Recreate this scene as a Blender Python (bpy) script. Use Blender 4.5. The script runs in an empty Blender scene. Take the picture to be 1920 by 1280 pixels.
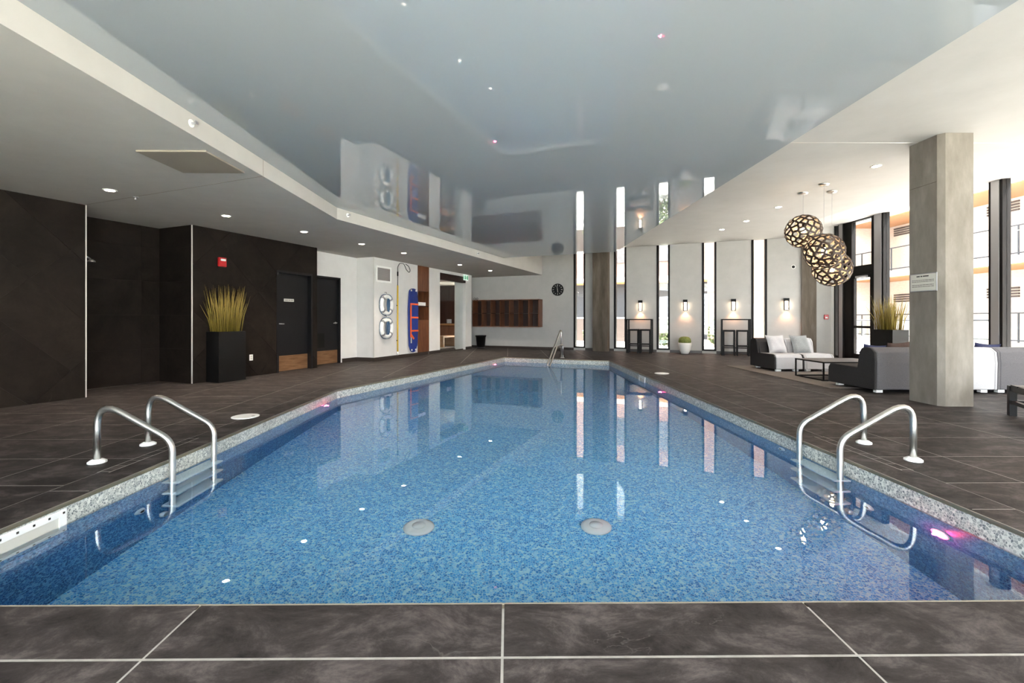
import bpy, bmesh, math, random
from mathutils import Vector, Matrix

random.seed(7)
SC = bpy.context.scene
COL = SC.collection
R = math.radians
PI = math.pi

# ------------------------------------------------------------------ camera
cam_d = bpy.data.cameras.new('camera')
cam = bpy.data.objects.new('camera', cam_d)
COL.objects.link(cam)
cam.location = (0, 0, 1.135)
cam.rotation_euler = (R(90), 0, R(-0.47))
cam_d.sensor_width = 36
cam_d.lens = 857 / 1920 * 36
cam_d.shift_y = -(640 - 597.5) / 1920
cam_d.clip_end = 300
SC.camera = cam

# ------------------------------------------------------------------ sky, sun, exposure
SKY = 2.2
SUN = 7.0
world = bpy.data.worlds.new('sky')
SC.world = world
world.use_nodes = True
bgn = world.node_tree.nodes['Background']
bgn.inputs[0].default_value = (0.88, 0.94, 1.0, 1)
bgn.inputs[1].default_value = SKY

sun_d = bpy.data.lights.new('sun', 'SUN')
sun_d.energy = SUN
sun_d.angle = R(2)
sun_d.color = (1.0, 0.94, 0.88)
sun = bpy.data.objects.new('sun', sun_d)
COL.objects.link(sun)
sun.rotation_euler = Vector((-0.6, 0.3, -1.2)).to_track_quat('-Z', 'Y').to_euler()

SC.view_settings.view_transform = 'Standard'
SC.view_settings.look = 'None'
SC.view_settings.gamma = 1
SC.view_settings.use_curve_mapping = False
SC.view_settings.exposure = 3.1
SC.cycles.max_bounces = 7
SC.cycles.diffuse_bounces = 3
SC.cycles.glossy_bounces = 3
SC.cycles.transmission_bounces = 4
SC.cycles.transparent_max_bounces = 16
SC.cycles.sample_clamp_indirect = 8
SC.cycles.use_denoising = True
SC.cycles.adaptive_threshold = 0.04

# ------------------------------------------------------------------ layout frame
# the pool's straight sides follow X/Y; the building is turned by AL: s runs along the
# locker wall (to the right), t runs along the service wall (away)
AL = R(22.8)
CA, SA = math.cos(AL), math.sin(AL)


def xy(s, t):
    return (s * CA + t * SA, -s * SA + t * CA)


def st(x, y):
    return (x * CA - y * SA, x * SA + y * CA)


def P(s, t, z=0.0):
    x, y = xy(s, t)
    return (x, y, z)


# ------------------------------------------------------------------ materials
MATS = {}


def srgb(r, g, b):
    def f(c):
        c /= 255.0
        return c / 12.92 if c <= 0.04045 else ((c + 0.055) / 1.055) ** 2.4
    return (f(r), f(g), f(b), 1)


def mat(name, col, rough=0.5, metal=0.0, spec=0.5, emit=None, estr=0.0):
    m = bpy.data.materials.new(name)
    m.use_nodes = True
    b = m.node_tree.nodes['Principled BSDF']
    b.inputs['Base Color'].default_value = col if len(col) == 4 else (*col, 1)
    b.inputs['Roughness'].default_value = rough
    b.inputs['Metallic'].default_value = metal
    b.inputs['Specular IOR Level'].default_value = spec
    if emit:
        b.inputs['Emission Color'].default_value = emit if len(emit) == 4 else (*emit, 1)
        b.inputs['Emission Strength'].default_value = estr
    MATS[name] = m
    return m


def nd(m, kind, **kw):
    n = m.node_tree.nodes.new(kind)
    for k, v in kw.items():
        setattr(n, k, v)
    return n


def lk(m, a, b):
    m.node_tree.links.new(a, b)


def coords(m, scale=(1, 1, 1), out='Object', rot=(0, 0, 0)):
    tc = nd(m, 'ShaderNodeTexCoord')
    mp = nd(m, 'ShaderNodeMapping')
    mp.inputs['Scale'].default_value = scale
    mp.inputs['Rotation'].default_value = rot
    lk(m, tc.outputs[out], mp.inputs['Vector'])
    return mp.outputs['Vector']


def ramp(m, fac, stops):
    r = nd(m, 'ShaderNodeValToRGB')
    e = r.color_ramp.elements
    while len(e) < len(stops):
        e.new(0.5)
    for el, (p, c) in zip(e, stops):
        el.position = p
        el.color = c if len(c) == 4 else (*c, 1)
    lk(m, fac, r.inputs['Fac'])
    return r.outputs['Color']


def noisy(name, stops, scale=4.0, detail=8.0, stretch=(1, 1, 1), rough=0.5, metal=0.0, spec=0.5,
          bump=0.0, bump_dist=0.01, distort=0.0, nrough=0.6, rot=(0, 0, 0), bscale=None):
    m = mat(name, stops[0][1], rough, metal, spec)
    b = m.node_tree.nodes['Principled BSDF']
    v = coords(m, stretch, rot=rot)
    n = nd(m, 'ShaderNodeTexNoise')
    n.inputs['Scale'].default_value = scale
    n.inputs['Detail'].default_value = detail
    n.inputs['Roughness'].default_value = nrough
    n.inputs['Distortion'].default_value = distort
    lk(m, v, n.inputs['Vector'])
    lk(m, ramp(m, n.outputs['Fac'], stops), b.inputs['Base Color'])
    if bump:
        src = n.outputs['Fac']
        if bscale:
            n2 = nd(m, 'ShaderNodeTexNoise')
            n2.inputs['Scale'].default_value = bscale
            n2.inputs['Detail'].default_value = 4
            lk(m, v, n2.inputs['Vector'])
            src = n2.outputs['Fac']
        bp = nd(m, 'ShaderNodeBump')
        bp.inputs['Strength'].default_value = bump
        bp.inputs['Distance'].default_value = bump_dist
        lk(m, src, bp.inputs['Height'])
        lk(m, bp.outputs['Normal'], b.inputs['Normal'])
    return m


def pebble(name, stops, scale=62.0, rough=0.45):
    m = mat(name, stops[0][1], rough)
    b = m.node_tree.nodes['Principled BSDF']
    v = coords(m)
    vo = nd(m, 'ShaderNodeTexVoronoi')
    vo.inputs['Scale'].default_value = scale
    lk(m, v, vo.inputs['Vector'])
    sep = nd(m, 'ShaderNodeSeparateColor')
    lk(m, vo.outputs['Color'], sep.inputs[0])
    c1 = ramp(m, sep.outputs[0], stops)
    # pale edges where one printed pebble meets the next
    ed = nd(m, 'ShaderNodeTexVoronoi', feature='DISTANCE_TO_EDGE')
    ed.inputs['Scale'].default_value = scale
    lk(m, v, ed.inputs['Vector'])
    mx = nd(m, 'ShaderNodeMix', data_type='RGBA')
    e = ramp(m, ed.outputs['Distance'], [(0.0, (1, 1, 1)), (0.12, (0, 0, 0))])
    lk(m, e, mx.inputs[0])
    lk(m, c1, mx.inputs[6])
    mx.inputs[7].default_value = stops[-1][1] if len(stops[-1][1]) == 4 else (*stops[-1][1], 1)
    lk(m, mx.outputs[2], b.inputs['Base Color'])
    return m


def stone_tile(name, lo, mid, hi, vein, rough=0.34, scale=2.2, spec=0.5, stretch=(1, 1, 1), sheen=0.22):
    m = mat(name, lo, rough, 0, spec)
    b = m.node_tree.nodes['Principled BSDF']
    tc = nd(m, 'ShaderNodeTexCoord')
    oi = nd(m, 'ShaderNodeObjectInfo')
    mul = nd(m, 'ShaderNodeMath', operation='MULTIPLY')
    mul.inputs[1].default_value = 37.0
    lk(m, oi.outputs['Random'], mul.inputs[0])
    ad = nd(m, 'ShaderNodeVectorMath', operation='ADD')
    lk(m, tc.outputs['Object'], ad.inputs[0])
    lk(m, mul.outputs[0], ad.inputs[1])
    mp = nd(m, 'ShaderNodeMapping')
    mp.inputs['Scale'].default_value = stretch
    lk(m, ad.outputs[0], mp.inputs['Vector'])
    n = nd(m, 'ShaderNodeTexNoise')
    n.inputs['Scale'].default_value = scale
    n.inputs['Detail'].default_value = 9
    n.inputs['Roughness'].default_value = 0.78
    n.inputs['Distortion'].default_value = 0.4
    lk(m, mp.outputs[0], n.inputs['Vector'])
    c = ramp(m, n.outputs['Fac'], [(0.3, lo), (0.5, mid), (0.72, hi)])
    n2 = nd(m, 'ShaderNodeTexNoise')
    n2.inputs['Scale'].default_value = 1.3
    n2.inputs['Detail'].default_value = 5
    n2.inputs['Distortion'].default_value = 1.5
    lk(m, mp.outputs[0], n2.inputs['Vector'])
    v = ramp(m, n2.outputs['Fac'], [(0.497, (0, 0, 0)), (0.5, (1, 1, 1)), (0.503, (0, 0, 0))])
    n3 = nd(m, 'ShaderNodeTexNoise')
    n3.inputs['Scale'].default_value = 1.1
    lk(m, mp.outputs[0], n3.inputs['Vector'])
    g = ramp(m, n3.outputs['Fac'], [(0.57, (0, 0, 0)), (0.65, (1, 1, 1))])
    mm = nd(m, 'ShaderNodeMath', operation='MULTIPLY')
    lk(m, v, mm.inputs[0])
    gs = nd(m, 'ShaderNodeMath', operation='MULTIPLY')
    gs.inputs[1].default_value = 0.3
    lk(m, g, gs.inputs[0])
    lk(m, gs.outputs[0], mm.inputs[1])
    mx = nd(m, 'ShaderNodeMix', data_type='RGBA')
    lk(m, mm.outputs[0], mx.inputs[0])
    lk(m, c, mx.inputs[6])
    mx.inputs[7].default_value = vein
    lk(m, mx.outputs[2], b.inputs['Base Color'])
    rr = nd(m, 'ShaderNodeMapRange')
    rr.inputs['To Min'].default_value = rough - 0.06
    rr.inputs['To Max'].default_value = rough + 0.12
    lk(m, n.outputs['Fac'], rr.inputs['Value'])
    # matt porcelain with a thin satin sheen that grows only mildly at low angles
    b.inputs['Specular IOR Level'].default_value = 0.0
    b.inputs['Roughness'].default_value = 1.0
    gl = nd(m, 'ShaderNodeBsdfGlossy')
    lk(m, rr.outputs[0], gl.inputs['Roughness'])
    lw = nd(m, 'ShaderNodeLayerWeight')
    pw = nd(m, 'ShaderNodeMath', operation='POWER')
    pw.inputs[1].default_value = 4.0
    lk(m, lw.outputs['Facing'], pw.inputs[0])
    mr = nd(m, 'ShaderNodeMapRange')
    mr.inputs['To Min'].default_value = 0.008
    mr.inputs['To Max'].default_value = sheen
    lk(m, pw.outputs[0], mr.inputs['Value'])
    mxs = nd(m, 'ShaderNodeMixShader')
    lk(m, mr.outputs[0], mxs.inputs[0])
    lk(m, b.outputs[0], mxs.inputs[1])
    lk(m, gl.outputs[0], mxs.inputs[2])
    lk(m, mxs.outputs[0], m.node_tree.nodes['Material Output'].inputs['Surface'])
    return m


def window_glass(name, tint=(1, 1, 1), base=0.05):
    m = bpy.data.materials.new(name)
    m.use_nodes = True
    nt = m.node_tree
    nt.nodes.clear()
    out = nd(m, 'ShaderNodeOutputMaterial')
    tr = nd(m, 'ShaderNodeBsdfTransparent')
    tr.inputs[0].default_value = (*tint, 1)
    gl = nd(m, 'ShaderNodeBsdfGlossy')
    gl.inputs['Roughness'].default_value = 0.0
    lw = nd(m, 'ShaderNodeLayerWeight')
    lw.inputs['Blend'].default_value = 0.5
    pw = nd(m, 'ShaderNodeMath', operation='POWER')
    pw.inputs[1].default_value = 5.0
    lk(m, lw.outputs['Facing'], pw.inputs[0])
    mr = nd(m, 'ShaderNodeMapRange')
    mr.inputs['To Min'].default_value = base
    mr.inputs['To Max'].default_value = 0.6
    lk(m, pw.outputs[0], mr.inputs['Value'])
    mx = nd(m, 'ShaderNodeMixShader')
    lk(m, mr.outputs[0], mx.inputs[0])
    lk(m, tr.outputs[0], mx.inputs[1])
    lk(m, gl.outputs[0], mx.inputs[2])
    lk(m, mx.outputs[0], out.inputs['Surface'])
    MATS[name] = m
    return m


M_floor = stone_tile('deck_stone', srgb(30, 26, 25), srgb(58, 52, 50), srgb(98, 89, 86), srgb(112, 104, 99), rough=0.32, sheen=0.15, scale=3.4, stretch=(1, 1.6, 1))
M_grout = noisy('grout', [(0.3, srgb(132, 126, 119)), (0.7, srgb(156, 149, 142))], 20)
M_dark = stone_tile('dark_wall_stone', srgb(22, 18, 16), srgb(33, 28, 25), srgb(43, 37, 33), srgb(60, 54, 49), spec=0.3, rough=0.45, scale=1.6, sheen=0.05)
M_dkgrout = mat('dark_grout', srgb(48, 43, 40), 0.8)
M_white = noisy('white_plaster', [(0.3, srgb(170, 167, 163)), (0.7, srgb(178, 175, 171))], 3, rough=0.75, spec=0.3)
M_white2 = noisy('bright_plaster', [(0.3, srgb(212, 209, 206)), (0.7, srgb(220, 217, 214))], 3, rough=0.75, spec=0.3)
M_ceil = noisy('ceiling_paint', [(0.3, srgb(180, 177, 173)), (0.7, srgb(187, 184, 180))], 2, rough=0.85, spec=0.2)
M_soffit = noisy('soffit_paint', [(0.3, srgb(186, 181, 174)), (0.7, srgb(194, 189, 182))], 2, rough=0.85, spec=0.2)
M_gloss = mat('stretch_film', srgb(164, 169, 172), 0.0, 0, 0.5)
M_gloss.node_tree.nodes['Principled BSDF'].inputs['IOR'].default_value = 1.95
M_base = mat('baseboard_brown', srgb(54, 46, 42), 0.4)
M_black = mat('black_metal', srgb(14, 12, 12), 0.5, 0, 0.2)
M_blackp = mat('black_paint', srgb(17, 17, 20), 0.4, 0, 0.3)
M_chrome = mat('brushed_steel', srgb(214, 212, 208), 0.34, 1.0)
M_alu = mat('aluminium_grey', srgb(168, 166, 168), 0.4, 0.6)
M_trimw = mat('bright_trim', srgb(214, 210, 205), 0.3, 0.4)
M_gold = mat('edge_trim_bronze', srgb(150, 138, 116), 0.35, 0.8)
M_edge = mat('edge_strip_beige', srgb(128, 119, 106), 0.5)
M_band = pebble('liner_grey_pebble', [(0.0, srgb(92, 98, 102)), (0.35, srgb(140, 144, 142)), (0.7, srgb(178, 180, 174)), (1.0, srgb(214, 214, 206))], 60)
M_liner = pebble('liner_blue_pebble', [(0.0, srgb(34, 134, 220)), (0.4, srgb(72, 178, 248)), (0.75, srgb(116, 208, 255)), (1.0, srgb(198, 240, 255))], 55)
M_liner_shaded = pebble('liner_blue_pebble_shaded', [(0.0, srgb(16, 76, 140)), (0.4, srgb(34, 106, 172)), (0.75, srgb(62, 136, 196)), (1.0, srgb(120, 182, 220))], 55)  # floor liner repeated darker: weaker light on the pool walls painted in
M_conc = noisy('concrete', [(0.25, srgb(106, 99, 90)), (0.5, srgb(124, 117, 108)), (0.75, srgb(142, 136, 127))], 5, 10, (1, 1, 0.35), rough=0.8, spec=0.25, bump=0.35, bump_dist=0.006, bscale=26)
M_conc2 = noisy('concrete_brown', [(0.25, srgb(66, 57, 48)), (0.5, srgb(94, 85, 75)), (0.75, srgb(120, 112, 102))], 5, 10, (1, 1, 0.18), rough=0.85, spec=0.2, bump=0.3, bump_dist=0.006, bscale=26)
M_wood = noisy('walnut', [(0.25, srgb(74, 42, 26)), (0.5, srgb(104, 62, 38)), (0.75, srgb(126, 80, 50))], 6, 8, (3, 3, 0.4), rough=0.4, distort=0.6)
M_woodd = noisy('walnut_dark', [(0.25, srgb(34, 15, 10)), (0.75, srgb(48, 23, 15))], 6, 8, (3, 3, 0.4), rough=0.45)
M_woodh = noisy('walnut_bench', [(0.25, srgb(150, 108, 70)), (0.75, srgb(184, 142, 100))], 6, 8, (0.5, 3, 3), rough=0.45)
M_copper = noisy('bronze_kick_plate', [(0.3, srgb(120, 86, 58)), (0.7, srgb(158, 120, 88))], 8, 6, (0.4, 0.4, 3), rough=0.42, metal=0.6)
M_plwhite = mat('white_plastic', srgb(240, 239, 236), 0.35)
M_tread = mat('tread_plastic', srgb(214, 226, 234), 0.4)
M_red = mat('red_plastic', srgb(190, 22, 26), 0.35)
M_blue = noisy('board_blue', [(0.3, srgb(24, 44, 116)), (0.7, srgb(34, 58, 140))], 5, rough=0.4)
M_orange = mat('strap_orange', srgb(228, 92, 44), 0.6)
M_yellow = mat('pole_yellow', srgb(222, 180, 40), 0.45)
M_rope = mat('rope_blue', srgb(66, 96, 126), 0.8)
M_green = mat('exit_green', srgb(20, 130, 84), 0.5, emit=srgb(20, 130, 84), estr=0.1)
M_exitw = mat('exit_white', srgb(230, 238, 232), 0.5, emit=srgb(225, 240, 230), estr=0.08)
M_blade = noisy('grass_blade', [(0.3, srgb(98, 82, 26)), (0.7, srgb(146, 126, 48))], 3, 3, (6, 6, 0.6), rough=0.6)
M_planter = mat('planter_black', srgb(12, 12, 13), 0.35, 0, 0.3)
M_soil = mat('soil', srgb(46, 36, 28), 0.9)
M_potw = mat('pot_white', srgb(216, 212, 206), 0.6)
M_cact = noisy('cactus_green', [(0.35, srgb(84, 92, 40)), (0.65, srgb(122, 128, 62))], 30, 4, rough=0.8, bump=0.6, bump_dist=0.01)
M_fdark = noisy('fabric_charcoal', [(0.3, srgb(46, 43, 43)), (0.7, srgb(58, 55, 55))], 120, 2, rough=0.9, spec=0.2)
M_fgrey = noisy('fabric_grey', [(0.3, srgb(84, 81, 83)), (0.7, srgb(98, 95, 97))], 120, 2, rough=0.9, spec=0.2)
M_flight = noisy('fabric_light', [(0.3, srgb(166, 163, 164)), (0.7, srgb(180, 177, 178))], 120, 2, rough=0.9, spec=0.2)
M_fcream = noisy('fabric_cream', [(0.3, srgb(166, 163, 164)), (0.7, srgb(180, 177, 178))], 120, 2, rough=0.9, spec=0.2)
M_pill = noisy('pillow_light', [(0.3, srgb(166, 163, 164)), (0.7, srgb(180, 177, 178))], 60, 2, rough=0.9)
M_pill2 = noisy('pillow_grey', [(0.3, srgb(120, 121, 121)), (0.7, srgb(138, 139, 139))], 60, 2, rough=0.9)
M_navy = noisy('pillow_navy', [(0.3, srgb(24, 27, 58)), (0.7, srgb(34, 37, 72))], 60, 2, rough=0.9)
M_rug = noisy('rug_grey', [(0.3, srgb(100, 92, 87)), (0.7, srgb(120, 112, 106))], 80, 4, rough=0.95, spec=0.1)
M_ctop = noisy('table_top_brown', [(0.3, srgb(72, 65, 62)), (0.7, srgb(88, 80, 76))], 5, 4, (4, 0.5, 1), rough=0.35)
M_benchw = mat('dark_timber', srgb(17, 12, 11), 0.35, 0, 0.25)
M_pbrown = noisy('pillow_brown', [(0.3, srgb(48, 32, 26)), (0.7, srgb(66, 46, 38))], 60, 2, rough=0.9)
M_lattice = mat('lattice_outer', srgb(46, 32, 26), 0.5)
M_latin = mat('lattice_inner', srgb(176, 164, 148), 0.7)
M_bulb = mat('bulb_warm', srgb(255, 200, 120), 0.4, emit=(1.0, 0.62, 0.28, 1), estr=6)
M_tube = mat('sconce_tube', srgb(255, 240, 220), 0.4, emit=(1.0, 0.80, 0.58, 1), estr=2.2)
M_down = mat('downlight_lens', (1, 1, 1), 0.4, emit=(1.0, 0.88, 0.74, 1), estr=14)
M_pink = mat('pool_lamp_lens', (1, 0.4, 0.8), 0.4, emit=(1.0, 0.13, 0.3, 1), estr=12)
M_signw = mat('sign_face', srgb(206, 202, 192), 0.4)
M_ink = mat('sign_ink', srgb(108, 102, 96), 0.7)
M_inkd = mat('sign_ink_dark', srgb(52, 50, 48), 0.7)
M_panel = mat('access_panel', srgb(150, 140, 126), 0.7)
M_glass = window_glass('window_glass', (0.97, 0.985, 0.98), 0.04)
M_grille = mat('grille_grey', srgb(150, 142, 136), 0.6)
# outside
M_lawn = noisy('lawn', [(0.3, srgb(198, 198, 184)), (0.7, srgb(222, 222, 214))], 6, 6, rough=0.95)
M_pave = noisy('pale_paving', [(0.3, srgb(206, 200, 194)), (0.7, srgb(226, 222, 216))], 4, 6, rough=0.9)
M_slab = mat('balcony_slab_white', srgb(190, 182, 174), 0.8)
M_softw = noisy('wood_soffit', [(0.3, srgb(166, 112, 68)), (0.7, srgb(186, 132, 88))], 5, 5, (0.4, 6, 1), rough=0.6)
M_facade = noisy('pale_brick', [(0.3, srgb(118, 90, 79)), (0.7, srgb(136, 108, 96))], 8, 5, (1, 1, 2), rough=0.9)
M_render = noisy('pale_render', [(0.3, srgb(192, 174, 160)), (0.7, srgb(208, 190, 176))], 8, 5, (1, 1, 2), rough=0.9)
M_clad = noisy('grey_cladding', [(0.3, srgb(34, 34, 38)), (0.7, srgb(44, 44, 48))], 5, 5, (0.5, 0.5, 6), rough=0.6)
M_doorx = mat('outside_door_brown', srgb(66, 53, 48), 0.6)
M_leaf = noisy('shrub_leaf', [(0.3, srgb(44, 58, 20)), (0.7, srgb(78, 92, 38))], 3, rough=0.7)
M_stem = mat('shrub_stem', srgb(84, 66, 50), 0.9)


def water_material():
    m = bpy.data.materials.new('pool_water')
    m.use_nodes = True
    nt = m.node_tree
    nt.nodes.clear()
    out = nd(m, 'ShaderNodeOutputMaterial')
    g = nd(m, 'ShaderNodeBsdfGlass')
    g.inputs['IOR'].default_value = 1.333
    g.inputs['Roughness'].default_value = 0.0
    g.inputs['Color'].default_value = (0.93, 0.98, 1.0, 1)
    v = coords(m)
    n = nd(m, 'ShaderNodeTexNoise')
    n.inputs['Scale'].default_value = 2.2
    n.inputs['Detail'].default_value = 2
    lk(m, v, n.inputs['Vector'])
    bp = nd(m, 'ShaderNodeBump')
    bp.inputs['Strength'].default_value = 0.35
    bp.inputs['Distance'].default_value = 0.0025
    lk(m, n.outputs['Fac'], bp.inputs['Height'])
    lk(m, bp.outputs['Normal'], g.inputs['Normal'])
    lk(m, g.outputs[0], out.inputs['Surface'])
    return m


M_water = water_material()


# ------------------------------------------------------------------ mesh builder
class MB:
    def __init__(self):
        self.v, self.f = [], []

    def add(self, vs, fs):
        o = len(self.v)
        self.v += [tuple(p) for p in vs]
        self.f += [tuple(i + o for i in q) for q in fs]
        return self

    def box(self, x0, x1, y0, y1, z0, z1):
        return self.add([(x0, y0, z0), (x1, y0, z0), (x1, y1, z0), (x0, y1, z0), (x0, y0, z1), (x1, y0, z1), (x1, y1, z1), (x0, y1, z1)],
                        [(0, 3, 2, 1), (4, 5, 6, 7), (0, 1, 5, 4), (1, 2, 6, 5), (2, 3, 7, 6), (3, 0, 4, 7)])

    def prism(self, pts, lo, hi):
        """pts: flat outline; lo / hi map an outline point to 3-D."""
        n = len(pts)
        a = [lo(*p) for p in pts]
        b = [hi(*p) for p in pts]
        return self.add(a + b, [tuple(range(n - 1, -1, -1)), tuple(range(n, 2 * n))] + [(i, (i + 1) % n, (i + 1) % n + n, i + n) for i in range(n)])

    def pz(self, pts, z0, z1):
        return self.prism(pts, lambda x, y: (x, y, z0), lambda x, y: (x, y, z1))

    def tube(self, pts, r, seg=10, closed=False, rz=None):
        pts = [Vector(p) for p in pts]
        n = len(pts)
        rings = []
        up = None
        for i, p in enumerate(pts):
            if closed:
                d = (pts[(i + 1) % n] - pts[i - 1]).normalized()
            else:
                d = (pts[min(i + 1, n - 1)] - pts[max(i - 1, 0)]).normalized()
            if up is None:
                up = Vector((0, 0, 1)) if abs(d.z) < 0.9 else Vector((1, 0, 0))
            up = (up - d * up.dot(d))
            if up.length < 1e-5:
                up = d.orthogonal()
            up.normalize()
            w = d.cross(up)
            rr = r[i] if isinstance(r, (list, tuple)) else r
            rings.append([p + (up * math.cos(2 * PI * k / seg) + w * math.sin(2 * PI * k / seg)) * rr for k in range(seg)])
        o = len(self.v)
        for rg in rings:
            self.v += [tuple(q) for q in rg]
        m = n if closed else n - 1
        for i in range(m):
            j = (i + 1) % n
            for k in range(seg):
                k2 = (k + 1) % seg
                self.f.append((o + i * seg + k, o + i * seg + k2, o + j * seg + k2, o + j * seg + k))
        if not closed:
            self.f.append(tuple(o + k for k in range(seg))[::-1])
            self.f.append(tuple(o + (n - 1) * seg + k for k in range(seg)))
        return self

    def lathe(self, prof, seg=24, c=(0, 0, 0), sy=1.0):
        o = len(self.v)
        for r, z in prof:
            for k in range(seg):
                a = 2 * PI * k / seg
                self.v.append((c[0] + r * math.cos(a), c[1] + r * sy * math.sin(a), c[2] + z))
        for i in range(len(prof) - 1):
            for k in range(seg):
                k2 = (k + 1) % seg
                self.f.append((o + i * seg + k, o + i * seg + k2, o + (i + 1) * seg + k2, o + (i + 1) * seg + k))
        self.f.append(tuple(o + k for k in range(seg))[::-1])
        self.f.append(tuple(o + (len(prof) - 1) * seg + k for k in range(seg)))
        return self

    def build(self, name, m, parent=None, smooth=False, bevel=0.0, bseg=2, sub=0):
        me = bpy.data.meshes.new(name)
        me.from_pydata(self.v, [], self.f)
        me.validate()
        bm = bmesh.new()
        bm.from_mesh(me)
        bmesh.ops.recalc_face_normals(bm, faces=bm.faces)
        bm.to_mesh(me)
        bm.free()
        me.materials.append(m)
        o = bpy.data.objects.new(name, me)
        COL.objects.link(o)
        if parent:
            o.parent = parent
        if smooth:
            me.polygons.foreach_set('use_smooth', [True] * len(me.polygons))
            me.update()
        if bevel:
            b = o.modifiers.new('edge', 'BEVEL')
            b.width = bevel
            b.segments = bseg
            b.limit_method = 'ANGLE'
            b.angle_limit = R(35)
        if sub:
            s = o.modifiers.new('soft', 'SUBSURF')
            s.levels = s.render_levels = sub
        return o


def B(*a):
    return MB().box(*a)


def tag(o, label=None, cat=None, group=None, kind=None):
    if label:
        o['label'] = label
    if cat:
        o['category'] = cat
    if group:
        o['group'] = group
    if kind:
        o['kind'] = kind
    return o


def empty(name, loc=(0, 0, 0), rz=0.0):
    o = bpy.data.objects.new(name, None)
    COL.objects.link(o)
    o.location = loc
    o.rotation_euler = (0, 0, rz)
    o.empty_display_size = 0.1
    return o


def thing(name, label, cat, loc=(0, 0, 0), rz=0.0, group=None):
    return tag(empty(name, loc, rz), label, cat, group)


def struct(o, label=None):
    return tag(o, label, None, None, 'structure')


def copy_tree(o, parent=None):
    c = o.copy()
    COL.objects.link(c)
    if parent:
        c.parent = parent
    for ch in list(o.children):
        copy_tree(ch, c)
    return c


def arc(c, r, a0, a1, n, f):
    return [f(c[0] + r * math.cos(a0 + (a1 - a0) * i / n), c[1] + r * math.sin(a0 + (a1 - a0) * i / n)) for i in range(n + 1)]


def fillet(pts, r, n=6):
    """round the inner corners of a 3-D polyline"""
    pts = [Vector(p) for p in pts]
    out = [pts[0]]
    for i in range(1, len(pts) - 1):
        a, b, c = pts[i - 1], pts[i], pts[i + 1]
        rr = r[i - 1] if isinstance(r, (list, tuple)) else r
        d1, d2 = (a - b).normalized(), (c - b).normalized()
        ang = d1.angle(d2)
        k = min(rr / math.tan(ang / 2), (a - b).length * 0.49, (c - b).length * 0.49)
        p0, p2 = b + d1 * k, b + d2 * k
        for j in range(n + 1):
            t = j / n
            out.append(p0 * (1 - t) ** 2 + b * 2 * t * (1 - t) + p2 * t * t)
    out.append(pts[-1])
    return out


ROT = -AL  # local x = along s, local y = along t


# ---- flat polygon clipping (half planes are a*x + b*y <= c)
def clip(poly, h):
    a, b, c = h
    out = []
    n = len(poly)
    for i in range(n):
        p, q = poly[i], poly[(i + 1) % n]
        dp, dq = a * p[0] + b * p[1] - c, a * q[0] + b * q[1] - c
        if dp <= 0:
            out.append(p)
        if (dp < -1e-9 and dq > 1e-9) or (dp > 1e-9 and dq < -1e-9):
            k = dp / (dp - dq)
            out.append((p[0] + (q[0] - p[0]) * k, p[1] + (q[1] - p[1]) * k))
    return out


def halves(poly):
    """half planes of a counter-clockwise convex polygon"""
    hs = []
    for i in range(len(poly)):
        (x0, y0), (x1, y1) = poly[i], poly[(i + 1) % len(poly)]
        a, b = (y1 - y0), -(x1 - x0)
        k = math.hypot(a, b)
        a, b = a / k, b / k
        hs.append((a, b, a * x0 + b * y0))
    return hs


def subtract(poly, hs):
    res, rest = [], poly
    for (a, b, c) in hs:
        if len(rest) < 3:
            break
        o = clip(rest, (-a, -b, -c))
        if len(o) >= 3 and area(o) > 1e-4:
            res.append(o)
        rest = clip(rest, (a, b, c))
    return res


def area(p):
    return abs(sum(p[i][0] * p[(i + 1) % len(p)][1] - p[(i + 1) % len(p)][0] * p[i][1] for i in range(len(p)))) / 2


def offset(poly, d):
    hs = [(a, b, c + d) for a, b, c in halves(poly)]
    out = []
    n = len(hs)
    for i in range(n):
        a1, b1, c1 = hs[i - 1]
        a2, b2, c2 = hs[i]
        det = a1 * b2 - a2 * b1
        out.append(((c1 * b2 - c2 * b1) / det, (a1 * c2 - a2 * c1) / det))
    return out


# ================================================================== STRUCTURE
FAR = 16.28      # locker wall
GX = 9.75        # glazed wall
ZS, ZG, ZM = 2.78, 2.97, 3.54   # soffit, gloss film, matt ceiling
YB = -1.6        # wall behind the camera
WZ = -0.135      # water
PZ = -1.17       # pool floor

POOL = [(-2.74, 1.823), (2.74, 1.823), (2.74, (12.475 - SA * 2.74) / CA), xy(-5.25, 12.475), (-2.74, 7.34)]
# keep the angled side parallel to the service wall
sE = st(*POOL[4])[0]
POOL[3] = xy(sE + 0.02, 12.475)
RING = offset(POOL, 0.285)

# ---- floor slab, coping and deck tiles
floor = empty('floor')
struct(floor, 'dark grey stone tiled pool deck')
fl = MB()
far_c = [(-11.5, YB), (GX, YB), (GX, (FAR - SA * GX) / CA), xy(-9.3, FAR), (-11.5, xy(-9.3, FAR)[1])]
inner = offset(POOL, 0.03)
for pc in subtract(far_c, halves(inner)):
    fl.pz(pc, -0.12, -0.0008)
fl.build('grout_bed', M_grout, floor)

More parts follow.
